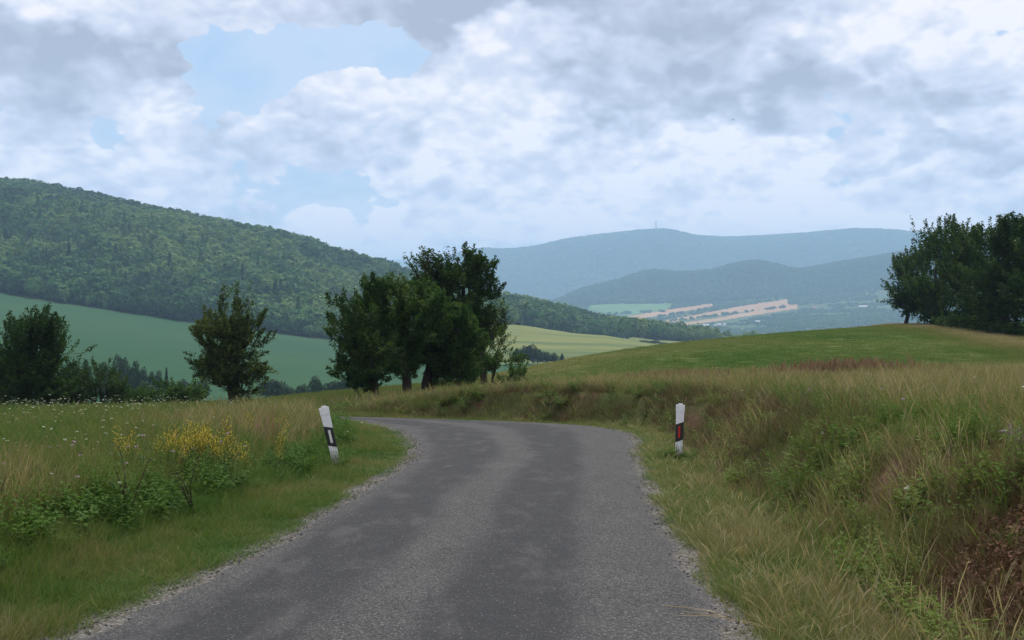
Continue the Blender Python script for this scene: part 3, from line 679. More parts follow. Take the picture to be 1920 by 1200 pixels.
def dead_weeds():
    X, Y = wedge(30000, 5, 42, 0.7); dl, dr = lateral(X, Y); n1 = fbm(X/1.6, Y/1.6, 151, 3); b = sstep(Y, 22, 34)
    k = ((dr > 1.3 - 0.6 * b) & (dr < 3.6 - 1.2 * b) & (n1 > 0.44)) | ((dl > 2.1) & (dl < 4.6) & (Y < 26) & (n1 > 0.52)) | ((dr > 3.4) & (n1 > 0.66))
    X, Y = X[k], Y[k]; n = len(X); pr = [tuft('dead_weeds', [dict(n=26, h0=0.10, h1=0.38, w=0.0050, spread=0.15, bend=0.9, seed=160+s, lean=0.4), dict(n=5, h0=0.3, h1=0.5, w=0.005, spread=0.1, bend=0.2, seed=170+s)], M['dead']) for s in range(4)]
    sc = np.interp(Y, [5, 12, 25, 48], [0.8, 1.0, 1.25, 1.5]) * rng.uniform(0.7, 1.2, n)
    scatter('dead_weeds', pr, np.c_[X, Y, H(X, Y) - 0.01], np.c_[rng.normal(0, .15, (n, 2)), rng.uniform(0, 6.28, n)], sc, rng.integers(0, 4, n), rng.uniform(0.05, 0.8, n), label='brown withered weeds on the bank and verge')
dead_weeds()

def flowers():
    # white umbels: thin stem, flat head of small faces
    def umbel(seed, r0, petal, hgt):
        r = np.random.default_rng(seed); mb = MB()
        mb.tube([(0, 0, 0), (0.02, 0.01, hgt * 0.6), (0.0, 0.03, hgt)], [0.0025, 0.002, 0.0015], 3, False); nstem = len(mb.f)
        for i in range(14):
            a = r.uniform(0, 6.28); q = r0 * math.sqrt(r.uniform(0, 1)); s = r0 * 0.33; c = (q*math.cos(a), 0.03 + q*math.sin(a), hgt + r.uniform(0, 0.012)); n = len(mb.v)
            for k in range(5): mb.v.append((c[0] + s*math.cos(k*1.2566+a), c[1] + s*math.sin(k*1.2566+a), c[2] + r.uniform(-0.004, 0.004)))
            mb.f.append(tuple(range(n, n + 5)))
        me = mb.mesh('umbel', M['stem']); me.materials.append(petal)
        for i, p in enumerate(me.polygons): p.material_index = 1 if i >= nstem else 0
        return me
    pr = [umbel(s, 0.020, M['white_petal'], 0.5 + 0.06 * s) for s in range(3)]
    X, Y = wedge(7500, 8, 70, 0.35)
    dl, dr = lateral(X, Y); d2 = fbm(X/5, Y/5, 71, 2)
    k = ((dl > 3.2) & (X < -0.19 * Y - 1.2) & (rng.uniform(0, 1, len(X)) < 0.2 + 0.9 * sstep(d2, 0.35, 0.65))) | ((rng.uniform(0, 1, len(X)) < 0.035) & ((dl > 0.8) | (dr > 1.5)) & (Y < 45))
    X, Y = X[k], Y[k]; n = len(X); s = rng.uniform(0.8, 1.15, n)
    scatter('white_wildflowers', pr, np.c_[X, Y, H(X, Y)], np.c_[rng.normal(0, .12, (n, 2)), rng.uniform(0, 6.28, n)], np.c_[s * np.interp(Y, [8, 60], [1, 1.35]), s * np.interp(Y, [8, 60], [1, 1.35]), s], rng.integers(0, 3, n), rng.uniform(0, 1, n), label='white umbel flowers dotted over the left meadow')
    pp = [umbel(30 + s, 0.022, M['purple_petal'], 0.42 + 0.05 * s) for s in range(2)]
    P = np.concatenate([np.c_[rng.uniform(-6.6, -3.6, 36), rng.uniform(10.5, 16, 36)], np.c_[rng.uniform(4.6, 8.5, 26), rng.uniform(13, 22, 26)]]); n = len(P)
    scatter('purple_wildflowers', pp, np.c_[P, H(P[:, 0], P[:, 1])], np.c_[rng.normal(0, .12, (n, 2)), rng.uniform(0, 6.28, n)], rng.uniform(0.8, 1.15, n), rng.integers(0, 2, n), rng.uniform(0, 1, n), label='small purple flowers scattered in the tall grass')
flowers()

def chippings():
    pr = []
    for s in range(3):
        r = np.random.default_rng(200 + s); mb = MB(); mb.box((0, 0, 0), (0.5, 0.42, 0.3))
        mb.v = [tuple(np.array(v) * r.uniform(0.6, 1.1, 3)) for v in mb.v]; pr.append(mb.mesh('chipping', M['stone']))
    n = 9000; k = rng.integers(0, nr, n); lft = rng.uniform(0, 1, n) < 0.6
    yk = RY[:, 0][k]; ok = (yk > 4.5) & (yk < 30); k = k[ok]; lft = lft[ok]; n = len(k)
    off = np.abs(rng.normal(0, 0.16, n)) * np.where(rng.uniform(0, 1, n) < 0.6, 1, -1.8)
    X = np.where(lft, RX[k, 0] - off, RX[k, -1] + off * 0.8); Y = np.where(lft, RY[k, 0], RY[k, -1]) + rng.uniform(-.1, .1, n)
    Z = np.maximum(H(X, Y), np.where(off < 0, zroad(Y) - 0.012, -99)) + 0.004
    scatter('gravel', pr, np.c_[X, Y, Z], rng.uniform(0, 6.28, (n, 3)), rng.uniform(0.008, 0.026, n), rng.integers(0, 3, n), rng.uniform(0, 1, n), label='loose grey chippings along the crumbling road edges')
    def chip(seed):
        r = np.random.default_rng(seed); a = r.uniform(0.02, 0.05)
        V = np.array([(-a, 0, 0), (0, -a*.4, a*.25), (a, 0, 0), (0, a*.4, a*.2)]); return mesh_np('dry_leaf', V, [np.array([[0, 1, 2, 3]])], M['litter'], {'h': np.full(4, .5)})
    n = 8000; X = rng.normal(3.5, 0.5, n); Y = rng.normal(7.4, 0.95, n); k = soil_mask(X, Y) > rng.uniform(0.2, 0.8, n); X, Y = X[k], Y[k]; n = len(X)
    scatter('leaf_litter', [chip(s) for s in range(210, 215)], np.c_[X, Y, H(X, Y) + 0.012], np.c_[rng.normal(0, .5, (n, 2)), rng.uniform(0, 6.28, n)], rng.uniform(0.5, 1.3, n), rng.integers(0, 5, n), rng.uniform(0, 1, n), label='reddish dry leaf litter on the bare earth bank')
chippings()

# ------------------------------------------------------------------ forests far away (stuff)
def crown_mesh(name, n, rx, rz, z0, size, seed, material, cone=False):
    r = np.random.default_rng(seed); u = r.normal(size=(n, 3)); u /= np.linalg.norm(u, axis=1)[:, None]; u[:, 2] = np.where(u[:, 2] < -0.85, -u[:, 2], u[:, 2])
    lob = 0.78 + 0.34 * np.sin(3.1 * u[:, 0] + seed) * np.cos(2.7 * u[:, 1] + 2 * seed) + 0.16 * r.normal(size=n) * 0.6
    if cone:
        t = r.uniform(0, 1, n) ** 0.8; a = r.uniform(0, 6.28, n); q = rx * (1.02 - t) * r.uniform(0.75, 1.1, n); C = np.stack([q*np.cos(a), q*np.sin(a), z0 - rz + 2 * rz * t], 1); u = np.stack([np.cos(a), np.sin(a), np.full(n, 0.5)], 1)
    else: C = u * lob[:, None] * np.array([rx, rx, rz]) + np.array([0, 0, z0])
    nn = u + r.normal(0, 0.32, (n, 3)); nn /= np.linalg.norm(nn, axis=1)[:, None]
    a = np.cross(nn, r.normal(size=(n, 3))); a /= np.linalg.norm(a, axis=1)[:, None]; b = np.cross(nn, a); s = size * r.uniform(0.6, 1.3, (n, 1))
    V = np.stack([C - a*s, C - b*s*0.7, C + a*s, C + b*s*0.7], 1).reshape(-1, 3)
    h = np.repeat(np.clip(0.5 + 0.9 * r.normal(0, 0.5, n), -0.6, 1.6), 4)
    return mesh_np(name, V, [np.arange(4*n).reshape(-1, 4)], material, {'h': h})
for_pr = [crown_mesh('broadleaf_crown', 300, 5.4, 4.8, 6.6, 1.15, s, M['forest']) for s in range(5)] + [crown_mesh('conifer_crown', 200, 3.2, 8.0, 9.5, 0.9, 20 + s, M['forest'], True) for s in range(2)]
mass_pr = [crown_mesh('crown_clump', 200, 9.0, 6.5, 5.0, 2.2, 40 + s, M['forest']) for s in range(4)]
def region(n, p0, p1, y0, y1):
    px = rng.uniform(p0, p1, n); Y = np.sqrt(rng.uniform(y0*y0, y1*y1, n)); return px, Y, (px - 960) / F * Y
def forests():
    px, Y, X = region(46000, -350, 1500, 880, 1980)
    e = edgeD(px); r = ridgeD(px)
    k = (Y > e + 4 + 10 * fbm(X/40, Y/40, 81, 2)) & (Y < r + 90) & ~clearing(px, Y)
    X, Y, px = X[k], Y[k], px[k]; n = len(X); n1 = fbm(X/130, Y/130, 83, 3); n2 = fbm(X/35, Y/35, 85, 2)
    con = (rng.uniform(0, 1, n) < 0.02 + 0.10 * (fbm(X/90, Y/90, 87, 2) > 0.6)) & (px < 560) & (Y < ridgeD(px) - 500)
    idx = np.where(con, 5 + rng.integers(0, 2, n), rng.integers(0, 5, n))
    s = np.clip(np.exp(rng.normal(-0.05, 0.27, n)) * (0.8 + 0.5 * n2) * np.where(rng.uniform(0, 1, n) < 0.10, 1.45, 1.0), 0.45, 1.9); tint = 0.46 + 1.5 * (n1 - 0.5) + 0.8 * (n2 - 0.5) + rng.normal(0, 0.22, n) - 0.22 * con
    scatter('forest', for_pr, np.c_[X, Y, H(X, Y) - 1.0], np.c_[np.zeros((n, 2)), rng.uniform(0, 6.28, n)], s, idx, np.clip(tint, 0, 1), label='mixed wood covering the long hill and its foot')
    # valley woods, copses and strips
    px, Y, X = region(26000, 850, 2300, 2500, 4750); z = H(X, Y); py = 600 - (z - EYE) * F / Y; kl = classify(px, py, Y)
    n1 = fbm(X/260, Y/160, 91, 3)
    k = (kl == 'valley') & (n1 > 0.36)
    for dy in (3.0, 6.0): k &= ~np.isin(classify(px, py - dy, Y), ['grain', 'pasture', 'stubble'])
    line = np.zeros(len(X), bool)
    for (a, b) in (((1225, 606), (1470, 576)), ((1190, 601), (1420, 566)), ((1255, 583), (1110, 591))):
        t = np.clip((px - a[0]) / (b[0] - a[0]), 0, 1); line |= (np.abs(py - (a[1] + t * (b[1] - a[1]))) < 1.6) & (px > min(a[0], b[0])) & (px < max(a[0], b[0])) & (fbm(px/9, py*0, 93, 2) > 0.4)
    k |= line
    X, Y, z, n1 = X[k], Y[k], z[k], n1[k]; n = len(X)
    scatter('valley_woods', mass_pr, np.c_[X, Y, z - 2], np.c_[np.zeros((n, 2)), rng.uniform(0, 6.28, n)], np.c_[rng.uniform(0.55, 1.0, (n, 2)), rng.uniform(0.45, 0.9, n)], rng.integers(0, 4, n), np.clip(0.35 + 0.6 * (n1 - 0.5) + rng.normal(0, 0.12, n), 0, 1), label='hazy woods and hedgerows on the far valley floor')
    px, Y, X = region(24000, 850, 2300, 4650, 5900); n = len(X); n1 = fbm(X/350, Y/350, 95, 3)
    scatter('ridge_forest', mass_pr, np.c_[X, Y, H(X, Y) - 3], np.c_[np.zeros((n, 2)), rng.uniform(0, 6.28, n)], rng.uniform(0.9, 1.5, n), rng.integers(0, 4, n), np.clip(0.22 + 0.5 * (n1 - 0.5) + rng.normal(0, 0.1, n), 0, 1), label='dark hazy wood on the middle ridge')
    px, Y, X = region(30000, 500, 2300, 7200, 9800); n = len(X); n1 = fbm(X/700, Y/700, 97, 3); s = rng.uniform(1.4, 2.4, n)
    scatter('mountain_forest', mass_pr, np.c_[X, Y, H(X, Y) - 6], np.c_[np.zeros((n, 2)), rng.uniform(0, 6.28, n)], np.c_[s*1.5, s*1.5, s*0.9], rng.integers(0, 4, n), np.clip(0.4 + 0.6 * (n1 - 0.5) + rng.normal(0, 0.1, n), 0, 1), label='pale blue wood on the far mountain')
forests()

# ------------------------------------------------------------------ trees
def make_tree(label, group, Y, base, lobes, r0=0.16, clumps=150, leaves=70, leaf=0.11, cr=0.32, leafmat='leaf_mid', spiky=0.0, stems=None, seed=1, sparse=(), name='tree', cat='tree', lean=0.0, depth=0.9, tw=None):
    """base (px) and crown lobes (px, py, rx, ry) give real widths and heights at distance Y"""
    r = np.random.default_rng(seed); s = Y / F
    bx = (base - 960) * s; bz = Hs(bx, Y)
    root = link(name, None, label=label, cat=cat, group=group, loc=(bx, Y, bz))
    Lb = np.array([((px - 960) * s - bx, EYE - (py - 600) * s - bz, rx * s, ry * s) for px, py, rx, ry in lobes])
    wt = Lb[:, 2] ** 2 * Lb[:, 3]; wt /= wt.sum()
    for i in sparse: wt[i] *= 0.55
    wt /= wt.sum()
    nb = max(6, clumps // 8); kb = r.choice(len(Lb), nb, p=wt); u = r.normal(size=(nb, 3)); u /= np.linalg.norm(u, axis=1)[:, None]; q = r.uniform(0.08, 1, nb) ** 0.40
    B = np.stack([Lb[kb, 0] + u[:, 0] * q * Lb[kb, 2], u[:, 1] * q * Lb[kb, 2] * depth, Lb[kb, 1] + u[:, 2] * q * Lb[kb, 3]], 1)
    w_ = r.integers(0, nb, clumps); k = kb[w_]; bt = r.normal(0, 0.17, nb)[w_]
    A = B[w_] + r.normal(0, 1, (clumps, 3)) * cr * np.array([1.25, 1.25, 0.7])
    keep = A[:, 2] > 0.15; A = A[keep]; lobe_i = k[keep]; bt = bt[keep]
    cmid = np.average(Lb[:, :2], axis=0, weights=wt); ctop = (Lb[:, 1] + Lb[:, 3]).max(); cbot = (Lb[:, 1] - Lb[:, 3]).min()
    nodes = []; par = []
    stems = stems or [(0.0, 0.0)]
    for (sx, sy) in stems:
        p = np.array([sx, sy, -0.12]); top = np.array([cmid[0] * 0.75 + sx * 0.5, sy * 0.4, max(cmid[1] + 0.30 * (ctop - cmid[1]), 0.5)])
        prev = -1; m = 9
        for i in range(m + 1):
            t = i / m; w = p * (1 - t) + top * t + np.array([lean * math.sin(t * 3.14), 0, 0]) + (r.normal(0, 0.025, 3) * (0 < i < m) * ctop * 0.3)
            nodes.append(w); par.append(prev); prev = len(nodes) - 1
    order = np.argsort(np.linalg.norm(A - np.array([cmid[0] * 0.6, 0, cmid[1] * 0.8]), axis=1))
    ends = []; ok_node = [True] * len(nodes)
    for j in order:
        thin = lobe_i[j] in sparse
        a = A[j]; N = np.array(nodes); dv = a - N; dist = np.linalg.norm(dv, axis=1)
        cost = dist + np.where(N[:, 2] > a[2] + 0.1, 0.8 * (N[:, 2] - a[2]), 0) + np.where(N[:, 2] < max(cbot, 0.25) * 0.8, 1.5, 0)
        if thin: cost = np.where(np.array(ok_node) & (N[:, 2] < a[2] - 0.25), cost, 1e6)
        b = int(cost.argmin()); prev = b; L = dist[b]; st = max(1, min(4, int(L / 0.35)))
        for i in range(1, st + 1):
            t = i / st; w = N[b] * (1 - t) + a * t + np.array([0, 0, 0.10 * L * math.sin(math.pi * t)]) + (r.normal(0, (0.02 if thin else 0.05) * L, 3) if i < st else 0)
            nodes.append(w); par.append(prev); prev = len(nodes) - 1; ok_node.append(not thin)
        ends.append((prev, j))
    N = np.array(nodes); par = np.array(par); load = np.zeros(len(N))
    for e, _ in ends: load[e] += 1
    for i in range(len(N) - 1, -1, -1):
        if par[i] >= 0: load[par[i]] += load[i]
    rad = np.maximum(r0 * (np.maximum(load, 0.6) / max(load.max(), 1)) ** 0.5, 0.010 * Y / 60)
    flare = np.where(N[:, 2] < 0.25, 1.35, 1.0); rad = rad * flare
    ch = np.where(par >= 0)[0]; K = 6
    a = N[par[ch]]; b = N[ch]; d = b - a; ln = np.linalg.norm(d, axis=1)[:, None]; d = d / np.maximum(ln, 1e-6)
    ref = np.where(np.abs(d[:, 2:3]) > 0.8, np.array([[1.0, 0, 0]]), np.array([[0, 0, 1.0]])); x = np.cross(d, ref); x /= np.maximum(np.linalg.norm(x, axis=1)[:, None], 1e-6); y = np.cross(d, x)
    ra = np.minimum(rad[par[ch]], rad[ch] * 1.6)[:, None]; rb = rad[ch][:, None]
    stem_of = np.zeros(len(N), int); si = -1
    for i in range(len(N)):
        if par[i] < 0: si += 1; stem_of[i] = si
        else: stem_of[i] = stem_of[par[i]]
    V = []
    for j in range(K):
        an = 2 * math.pi * j / K; o = x * math.cos(an) + y * math.sin(an); V.append(a - d * ra * 0.2 + o * ra); V.append(b + o * rb)
    V = np.stack(V, 1)
    for sid in range(si + 1):
        W = V[stem_of[ch] == sid]; off = np.arange(len(W))[:, None] * 2 * K
        Qd = np.concatenate([off + np.array([2*j, 2*((j+1) % K), 2*((j+1) % K)+1, 2*j+1]) for j in range(K)])
        link('trunk', mesh_np('trunk', W.reshape(-1, 3), [Qd], M['bark'], None, True), root)
    # leaves
    C = []; sp = []
    cen = np.array([cmid[0], 0, cmid[1]])
    for e, j in ends:
        p = N[e]; nl = int(leaves * r.uniform(0.55, 1.35)); nl = int(nl * (0.33 if lobe_i[j] in sparse else 1))
        if spiky > 0:
            o = p - cen; o /= max(np.linalg.norm(o), 1e-6); dr_ = o * 0.9 + np.array([0, 0, 0.9]) + r.normal(0, 0.25, 3); dr_ /= np.linalg.norm(dr_)
            t = r.uniform(-0.5, 1, nl)[:, None]; C.append(p + dr_ * t * cr * (1 + 1.6 * spiky) + r.normal(0, cr * 0.26, (nl, 3)) * (1.1 - 0.6 * np.clip(t, 0, 1)))
        else:
            C.append(p + r.normal(0, cr * 0.55, (nl, 3)) * np.array([1.15, 1.15, 0.75]))
        sp.append(np.full(nl, bt[j] + r.normal(0, 0.08)))
    C = np.concatenate(C); sp = np.concatenate(sp); n = len(C)
    C[:, 2] = np.maximum(C[:, 2], 0.05)
    nn = r.normal(size=(n, 3)) + np.array([0, 0, 0.9]); nn /= np.linalg.norm(nn, axis=1)[:, None]
    aa = np.cross(nn, r.normal(size=(n, 3))); aa /= np.linalg.norm(aa, axis=1)[:, None]; bb = np.cross(nn, aa); sz = leaf * r.uniform(0.55, 1.25, (n, 1))
    V = np.stack([C - aa*sz*0.55, C - bb*sz*0.30 + nn*sz*0.08, C + aa*sz*0.55, C + bb*sz*0.30 + nn*sz*0.08], 1).reshape(-1, 3)
    tint = np.repeat(np.clip(0.5 + sp + r.normal(0, 0.20, n), 0, 1), 4)
    link('crown', mesh_np('crown', V, [np.arange(4 * n).reshape(-1, 4)], M[leafmat], {'tint': tint}), root)
    return root
LT = 'trees at the edge of the left meadow'; CT = 'clump of trees behind the bend'; RT = 'wood on the knoll'
make_tree('dark spiky-topped tree at the left end of the flowery meadow', LT, 63, 66, [(66, 660, 54, 62), (46, 612, 20, 34), (92, 614, 20, 34), (62, 710, 60, 44), (20, 690, 30, 40), (66, 738, 64, 26), (66, 632, 34, 40)], 0.20, 620, 110, 0.13, 0.32, 'leaf_dark', 1.3, seed=3)
make_tree('dark tree cut by the left picture edge, low and rounded', LT, 66, -25, [(-20, 690, 40, 50), (-15, 735, 45, 28)], 0.14, 90, 70, 0.13, 0.36, 'leaf_dark', 0.3, seed=4)
make_tree('dense dark green bush just right of the spiky tree', LT, 66, 180, [(182, 712, 44, 32), (160, 738, 40, 24), (210, 735, 34, 26)], 0.09, 170, 70, 0.12, 0.34, 'leaf_dark', 0.4, [(-.3, 0), (.3, .2), (0, -.2)], seed=5, name='bush', cat='bush')
make_tree('low flat bush between the dark bush and the two-stemmed tree', LT, 69, 272, [(258, 748, 40, 13), (298, 746, 34, 16)], 0.06, 90, 70, 0.11, 0.30, 'leaf_mid', 0.2, [(-.5, 0), (.6, .1)], seed=6, name='bush', cat='bush')
make_tree('rounded green bush beside the left foot of the two-stemmed tree', LT, 71, 338, [(338, 725, 30, 26), (350, 742, 34, 18)], 0.08, 110, 70, 0.12, 0.32, 'leaf_mid', 0.3, [(-.2, 0), (.3, .1)], seed=7, name='bush', cat='bush')
make_tree('two-stemmed olive green tree with thin bare upper twigs', LT, 59, 442, [(432, 690, 52, 44), (432, 635, 48, 42), (474, 690, 36, 28), (398, 690, 36, 30), (432, 590, 42, 34), (470, 612, 30, 36), (402, 620, 28, 34), (432, 725, 44, 18), (424, 552, 20, 24), (468, 572, 18, 22), (505, 688, 18, 10)], 0.20, 560, 90, 0.12, 0.28, 'leaf_olive', 0.35, [(-0.28, 0.1), (0.18, 0), (0.42, .1)], seed=8, sparse=(8, 9, 10), tw=1)
make_tree('small leaning tree at the left of the clump by the bend', CT, 49, 706, [(658, 600, 30, 40), (652, 645, 30, 36), (690, 664, 40, 38), (650, 690, 28, 22), (684, 708, 30, 18)], 0.15, 300, 95, 0.115, 0.27, 'leaf_dark', 0.2, seed=9, lean=0.15)
make_tree('broad leafy tree at the front of the clump, dark single trunk', CT, 52, 765, [(742, 572, 58, 42), (704, 615, 44, 50), (790, 590, 52, 46), (745, 648, 62, 42), (705, 668, 34, 30)], 0.24, 620, 120, 0.12, 0.32, 'leaf_mid', 0.1, seed=10)
make_tree('dense rounded tree in the middle of the clump, thick forked trunk', CT, 54, 797, [(832, 612, 54, 48), (800, 664, 54, 40), (864, 655, 44, 46), (845, 698, 40, 18)], 0.27, 560, 120, 0.12, 0.32, 'leaf_mid', 0.1, [(-.16, 0), (.28, .15)], seed=11)
make_tree('tallest dark tree of the clump rising against the sky', CT, 61, 890, [(838, 492, 50, 36), (880, 520, 46, 40), (822, 548, 42, 40), (925, 556, 24, 20), (880, 590, 50, 44), (805, 515, 30, 30), (895, 505, 24, 30)], 0.26, 560, 85, 0.14, 0.32, 'leaf_dark', 0.2, [(-.15, 0), (.5, .2)], seed=12, sparse=(0, 5))
make_tree('pale olive thin-crowned tree on the right side of the clump', CT, 63, 908, [(912, 620, 36, 44), (938, 590, 20, 32), (930, 640, 26, 26), (890, 670, 34, 30)], 0.14, 260, 70, 0.11, 0.28, 'leaf_olive', 0.4, seed=13, sparse=(1, 2))
make_tree('slender sapling with a slanting trunk right of the clump', CT, 57, 920, [(945, 664, 28, 12), (922, 682, 22, 12), (958, 676, 16, 8), (930, 650, 18, 10)], 0.07, 80, 46, 0.10, 0.22, 'leaf_mid', 0.3, seed=14)
make_tree('small round bush right of the sapling by the clump', CT, 56, 962, [(963, 699, 18, 13), (950, 706, 16, 9)], 0.04, 50, 46, 0.09, 0.20, 'leaf_mid', 0.4, [(-.1, 0), (.1, .1)], seed=15, name='bush', cat='bush')
make_tree('thin understorey tree in the shade beneath the clump', CT, 58, 858, [(852, 690, 28, 22), (870, 706, 18, 12)], 0.09, 70, 50, 0.10, 0.24, 'leaf_dark', 0.2, seed=16)
make_tree('outermost tree of the wood with a bare lower trunk', RT, 121, 1699, [(1700, 560, 34, 22), (1690, 535, 26, 24), (1716, 508, 26, 32), (1735, 560, 30, 34), (1690, 562, 34, 20), (1700, 585, 26, 8), (1728, 480, 14, 20)], 0.22, 360, 75, 0.22, 0.50, 'leaf_dark', 0.7, seed=17)
make_tree('tall feathery tree second from the open edge of the wood', RT, 114, 1748, [(1756, 470, 36, 36), (1745, 530, 40, 46), (1770, 570, 40, 40), (1790, 455, 26, 28)], 0.30, 330, 70, 0.24, 0.55, 'leaf_dark', 0.9, seed=18)
make_tree('broad dark tree in the middle of the wood', RT, 103, 1812, [(1808, 462, 46, 36), (1815, 530, 56, 54), (1805, 600, 46, 36), (1845, 570, 40, 50)], 0.32, 420, 80, 0.24, 0.55, 'leaf_dark', 0.7, seed=19)
make_tree('highest tree of the wood by the right picture edge', RT, 94, 1886, [(1890, 446, 44, 34), (1885, 520, 60, 56), (1875, 600, 56, 46), (1905, 430, 18, 20)], 0.32, 460, 85, 0.23, 0.52, 'leaf_dark', 0.8, seed=20)
make_tree('dark tree of the wood cut off by the right picture edge', RT, 90, 1968, [(1955, 455, 50, 40), (1955, 540, 60, 66), (1950, 620, 50, 40)], 0.30, 340, 85, 0.23, 0.52, 'leaf_dark', 0.6, seed=21)
make_tree('dense undergrowth bush at the foot of the wood, nearer the open edge', RT, 106, 1780, [(1775, 612, 40, 16), (1800, 622, 36, 18)], 0.08, 130, 60, 0.2, 0.45, 'leaf_dark', 0.3, [(-.5, 0), (.7, 0)], seed=22, name='bush', cat='bush')
make_tree('dense undergrowth bush under the trees at the right picture edge', RT, 92, 1862, [(1850, 640, 40, 18), (1905, 645, 44, 24)], 0.08, 170, 60, 0.18, 0.42, 'leaf_dark', 0.3, [(-.6, 0), (1.2, 0)], seed=23, name='bush', cat='bush')

# rows of trees in the gully and at the pale field: shared meshes
def far_tree_meshes(seed, slim=False):
    cm = crown_mesh('crown', 1500, 4.2 if not slim else 2.4, 4.8 if not slim else 5.5, 5.4, 0.42, seed, M['leaf_blue'], slim)
    r = np.random.default_rng(seed + 900); cm.attributes.new('tint', 'FLOAT', 'POINT').data.foreach_set('value', np.repeat(np.clip(0.45 + r.normal(0, 0.25, 1500), 0, 1), 4).astype(np.float32))
    mb = MB(); mb.tube([(0, 0, -0.5), (0.1, 0, 2.5), (0, 0.1, 6.0)], [0.30, 0.22, 0.08], 7)
    for k in range(5):
        a = k * 1.26; mb.tube([(0, 0, 2.4 + 0.4 * k), (1.4 * math.cos(a), 1.4 * math.sin(a), 4.2 + 0.5 * k)], [0.12, 0.04], 5)
    return cm, mb.mesh('trunk', M['bark'], True)
FT = [far_tree_meshes(60), far_tree_meshes(61), far_tree_meshes(62), far_tree_meshes(63, True)]
def far_tree(px, D, top, wpx, kind, label, group):
    X = (px - 960) / F * D; z = Hs(X, D); h = max((600 - top) * D / F + EYE - z, 2.0)
    root = link('tree', None, label=label, cat='tree', group=group, loc=(X, D, z)); root.rotation_euler.z = rng.uniform(0, 6.28)
    sx = wpx * D / F / (2 * (4.2 if kind < 3 else 2.4)) * 1.15; root.scale = (sx, sx, h / 11.6)
    link('trunk', FT[kind][1], root); link('crown', FT[kind][0], root)
GL = 'dark blue-green tree in the row along the gully below the green crop field'; GG = 'trees in the gully below the crop field'
far_tree(229, 330, 655, 34, 0, 'tallest rounded tree in the gully row below the green field', GG)
far_tree(312, 345, 686, 14, 3, 'small lone conifer standing clear above the gully row', GG)
for px, top, w, kd in ((120, 684, 34, 1), (146, 676, 30, 0), (162, 666, 24, 2), (196, 674, 36, 1), (215, 690, 40, 2), (252, 672, 26, 1), (266, 683, 22, 0), (283, 690, 20, 2), (296, 692, 22, 1), (240, 708, 50, 0), (275, 712, 44, 1), (305, 708, 40, 2), (345, 706, 40, 0), (375, 712, 40, 1), (20, 690, 50, 0), (70, 688, 50, 1), (500, 708, 34, 0), (520, 706, 34, 2), (545, 724, 30, 1), (568, 716, 28, 0), (592, 702, 32, 1), (618, 712, 30, 2), (640, 706, 32, 0), (662, 704, 34, 1), (690, 710, 34, 2)):
    far_tree(px, 330 + rng.uniform(-18, 22), top, w, kd, GL, GG)
HG = 'trees along the foot of the pale field'
ho = lo = 0
far_tree(990, 548, 641, 30, 0, 'largest rounded tree at the lower corner of the pale field', HG)
far_tree(1228, 905, 637, 22, 1, 'bushy tree standing alone against the right end of the pale field', HG)
for px, D, top, w, kd in ((972, 548, 652, 24, 1), (1008, 546, 649, 24, 2), (1025, 548, 656, 22, 0), (1040, 550, 660, 18, 1), (1054, 552, 662, 16, 3), (1078, 556, 668, 14, 2), (1097, 560, 668, 14, 0), (1126, 565, 664, 16, 1)):
    ho += 1; far_tree(px, D, top, w, kd, ('first', 'second', 'third', 'fourth', 'fifth', 'sixth', 'seventh', 'eighth')[ho - 1] + ' tree from the left beside the large one below the pale field', HG)
for px, D, top, w, kd in ((1206, 905, 649, 12, 0), (1216, 905, 646, 12, 2), (1244, 905, 641, 16, 2), (1256, 905, 642, 14, 0)):
    lo += 1; far_tree(px, D, top, w, kd, ('leftmost low tree', 'second low tree from the left', 'third low tree from the left', 'rightmost low tree')[lo - 1] + ' beside the lone bushy one at the pale field end', HG)

# ------------------------------------------------------------------ road marker posts
M['post'] = None
def post_mat():
    m, t = mat('white_plastic'); co = t.n('ShaderNodeTexCoord').outputs['Object']; z = t.n('ShaderNodeSeparateXYZ', {0: co}).outputs[2]
    n = t.noise(t.v('MULTIPLY', co, (1, 1, 0.25)), 38.0, 5, 0.65); n2 = t.noise(co, 9.0, 4, 0.6)
    dirt = t.m('MULTIPLY', t.ss(n, 0.44, 0.66), t.ss(z, 0.75, 0.05, 0.12, 1.0))
    col = t.mix(n2, (0.66, 0.68, 0.72), (0.76, 0.77, 0.80)); col = t.mix(dirt, col, (0.15, 0.14, 0.12)); finish(t, col, 0.45, n, 0.1, 0.004, 0.4); return m
M['post'] = post_mat(); M['black_band'] = mat_plain('black_foil', (0.012, 0.012, 0.014), 0.45, 0.2, 20, 0.4)
M['white_refl'] = mat_plain('white_reflector', (0.70, 0.70, 0.70), 0.25, 0.1, 60, 0.5); M['red_refl'] = mat_plain('red_reflector', (0.42, 0.012, 0.014), 0.25, 0.25, 60, 0.5); M['screw'] = mat_plain('dark_screw', (0.03, 0.03, 0.03), 0.5, 0.1)
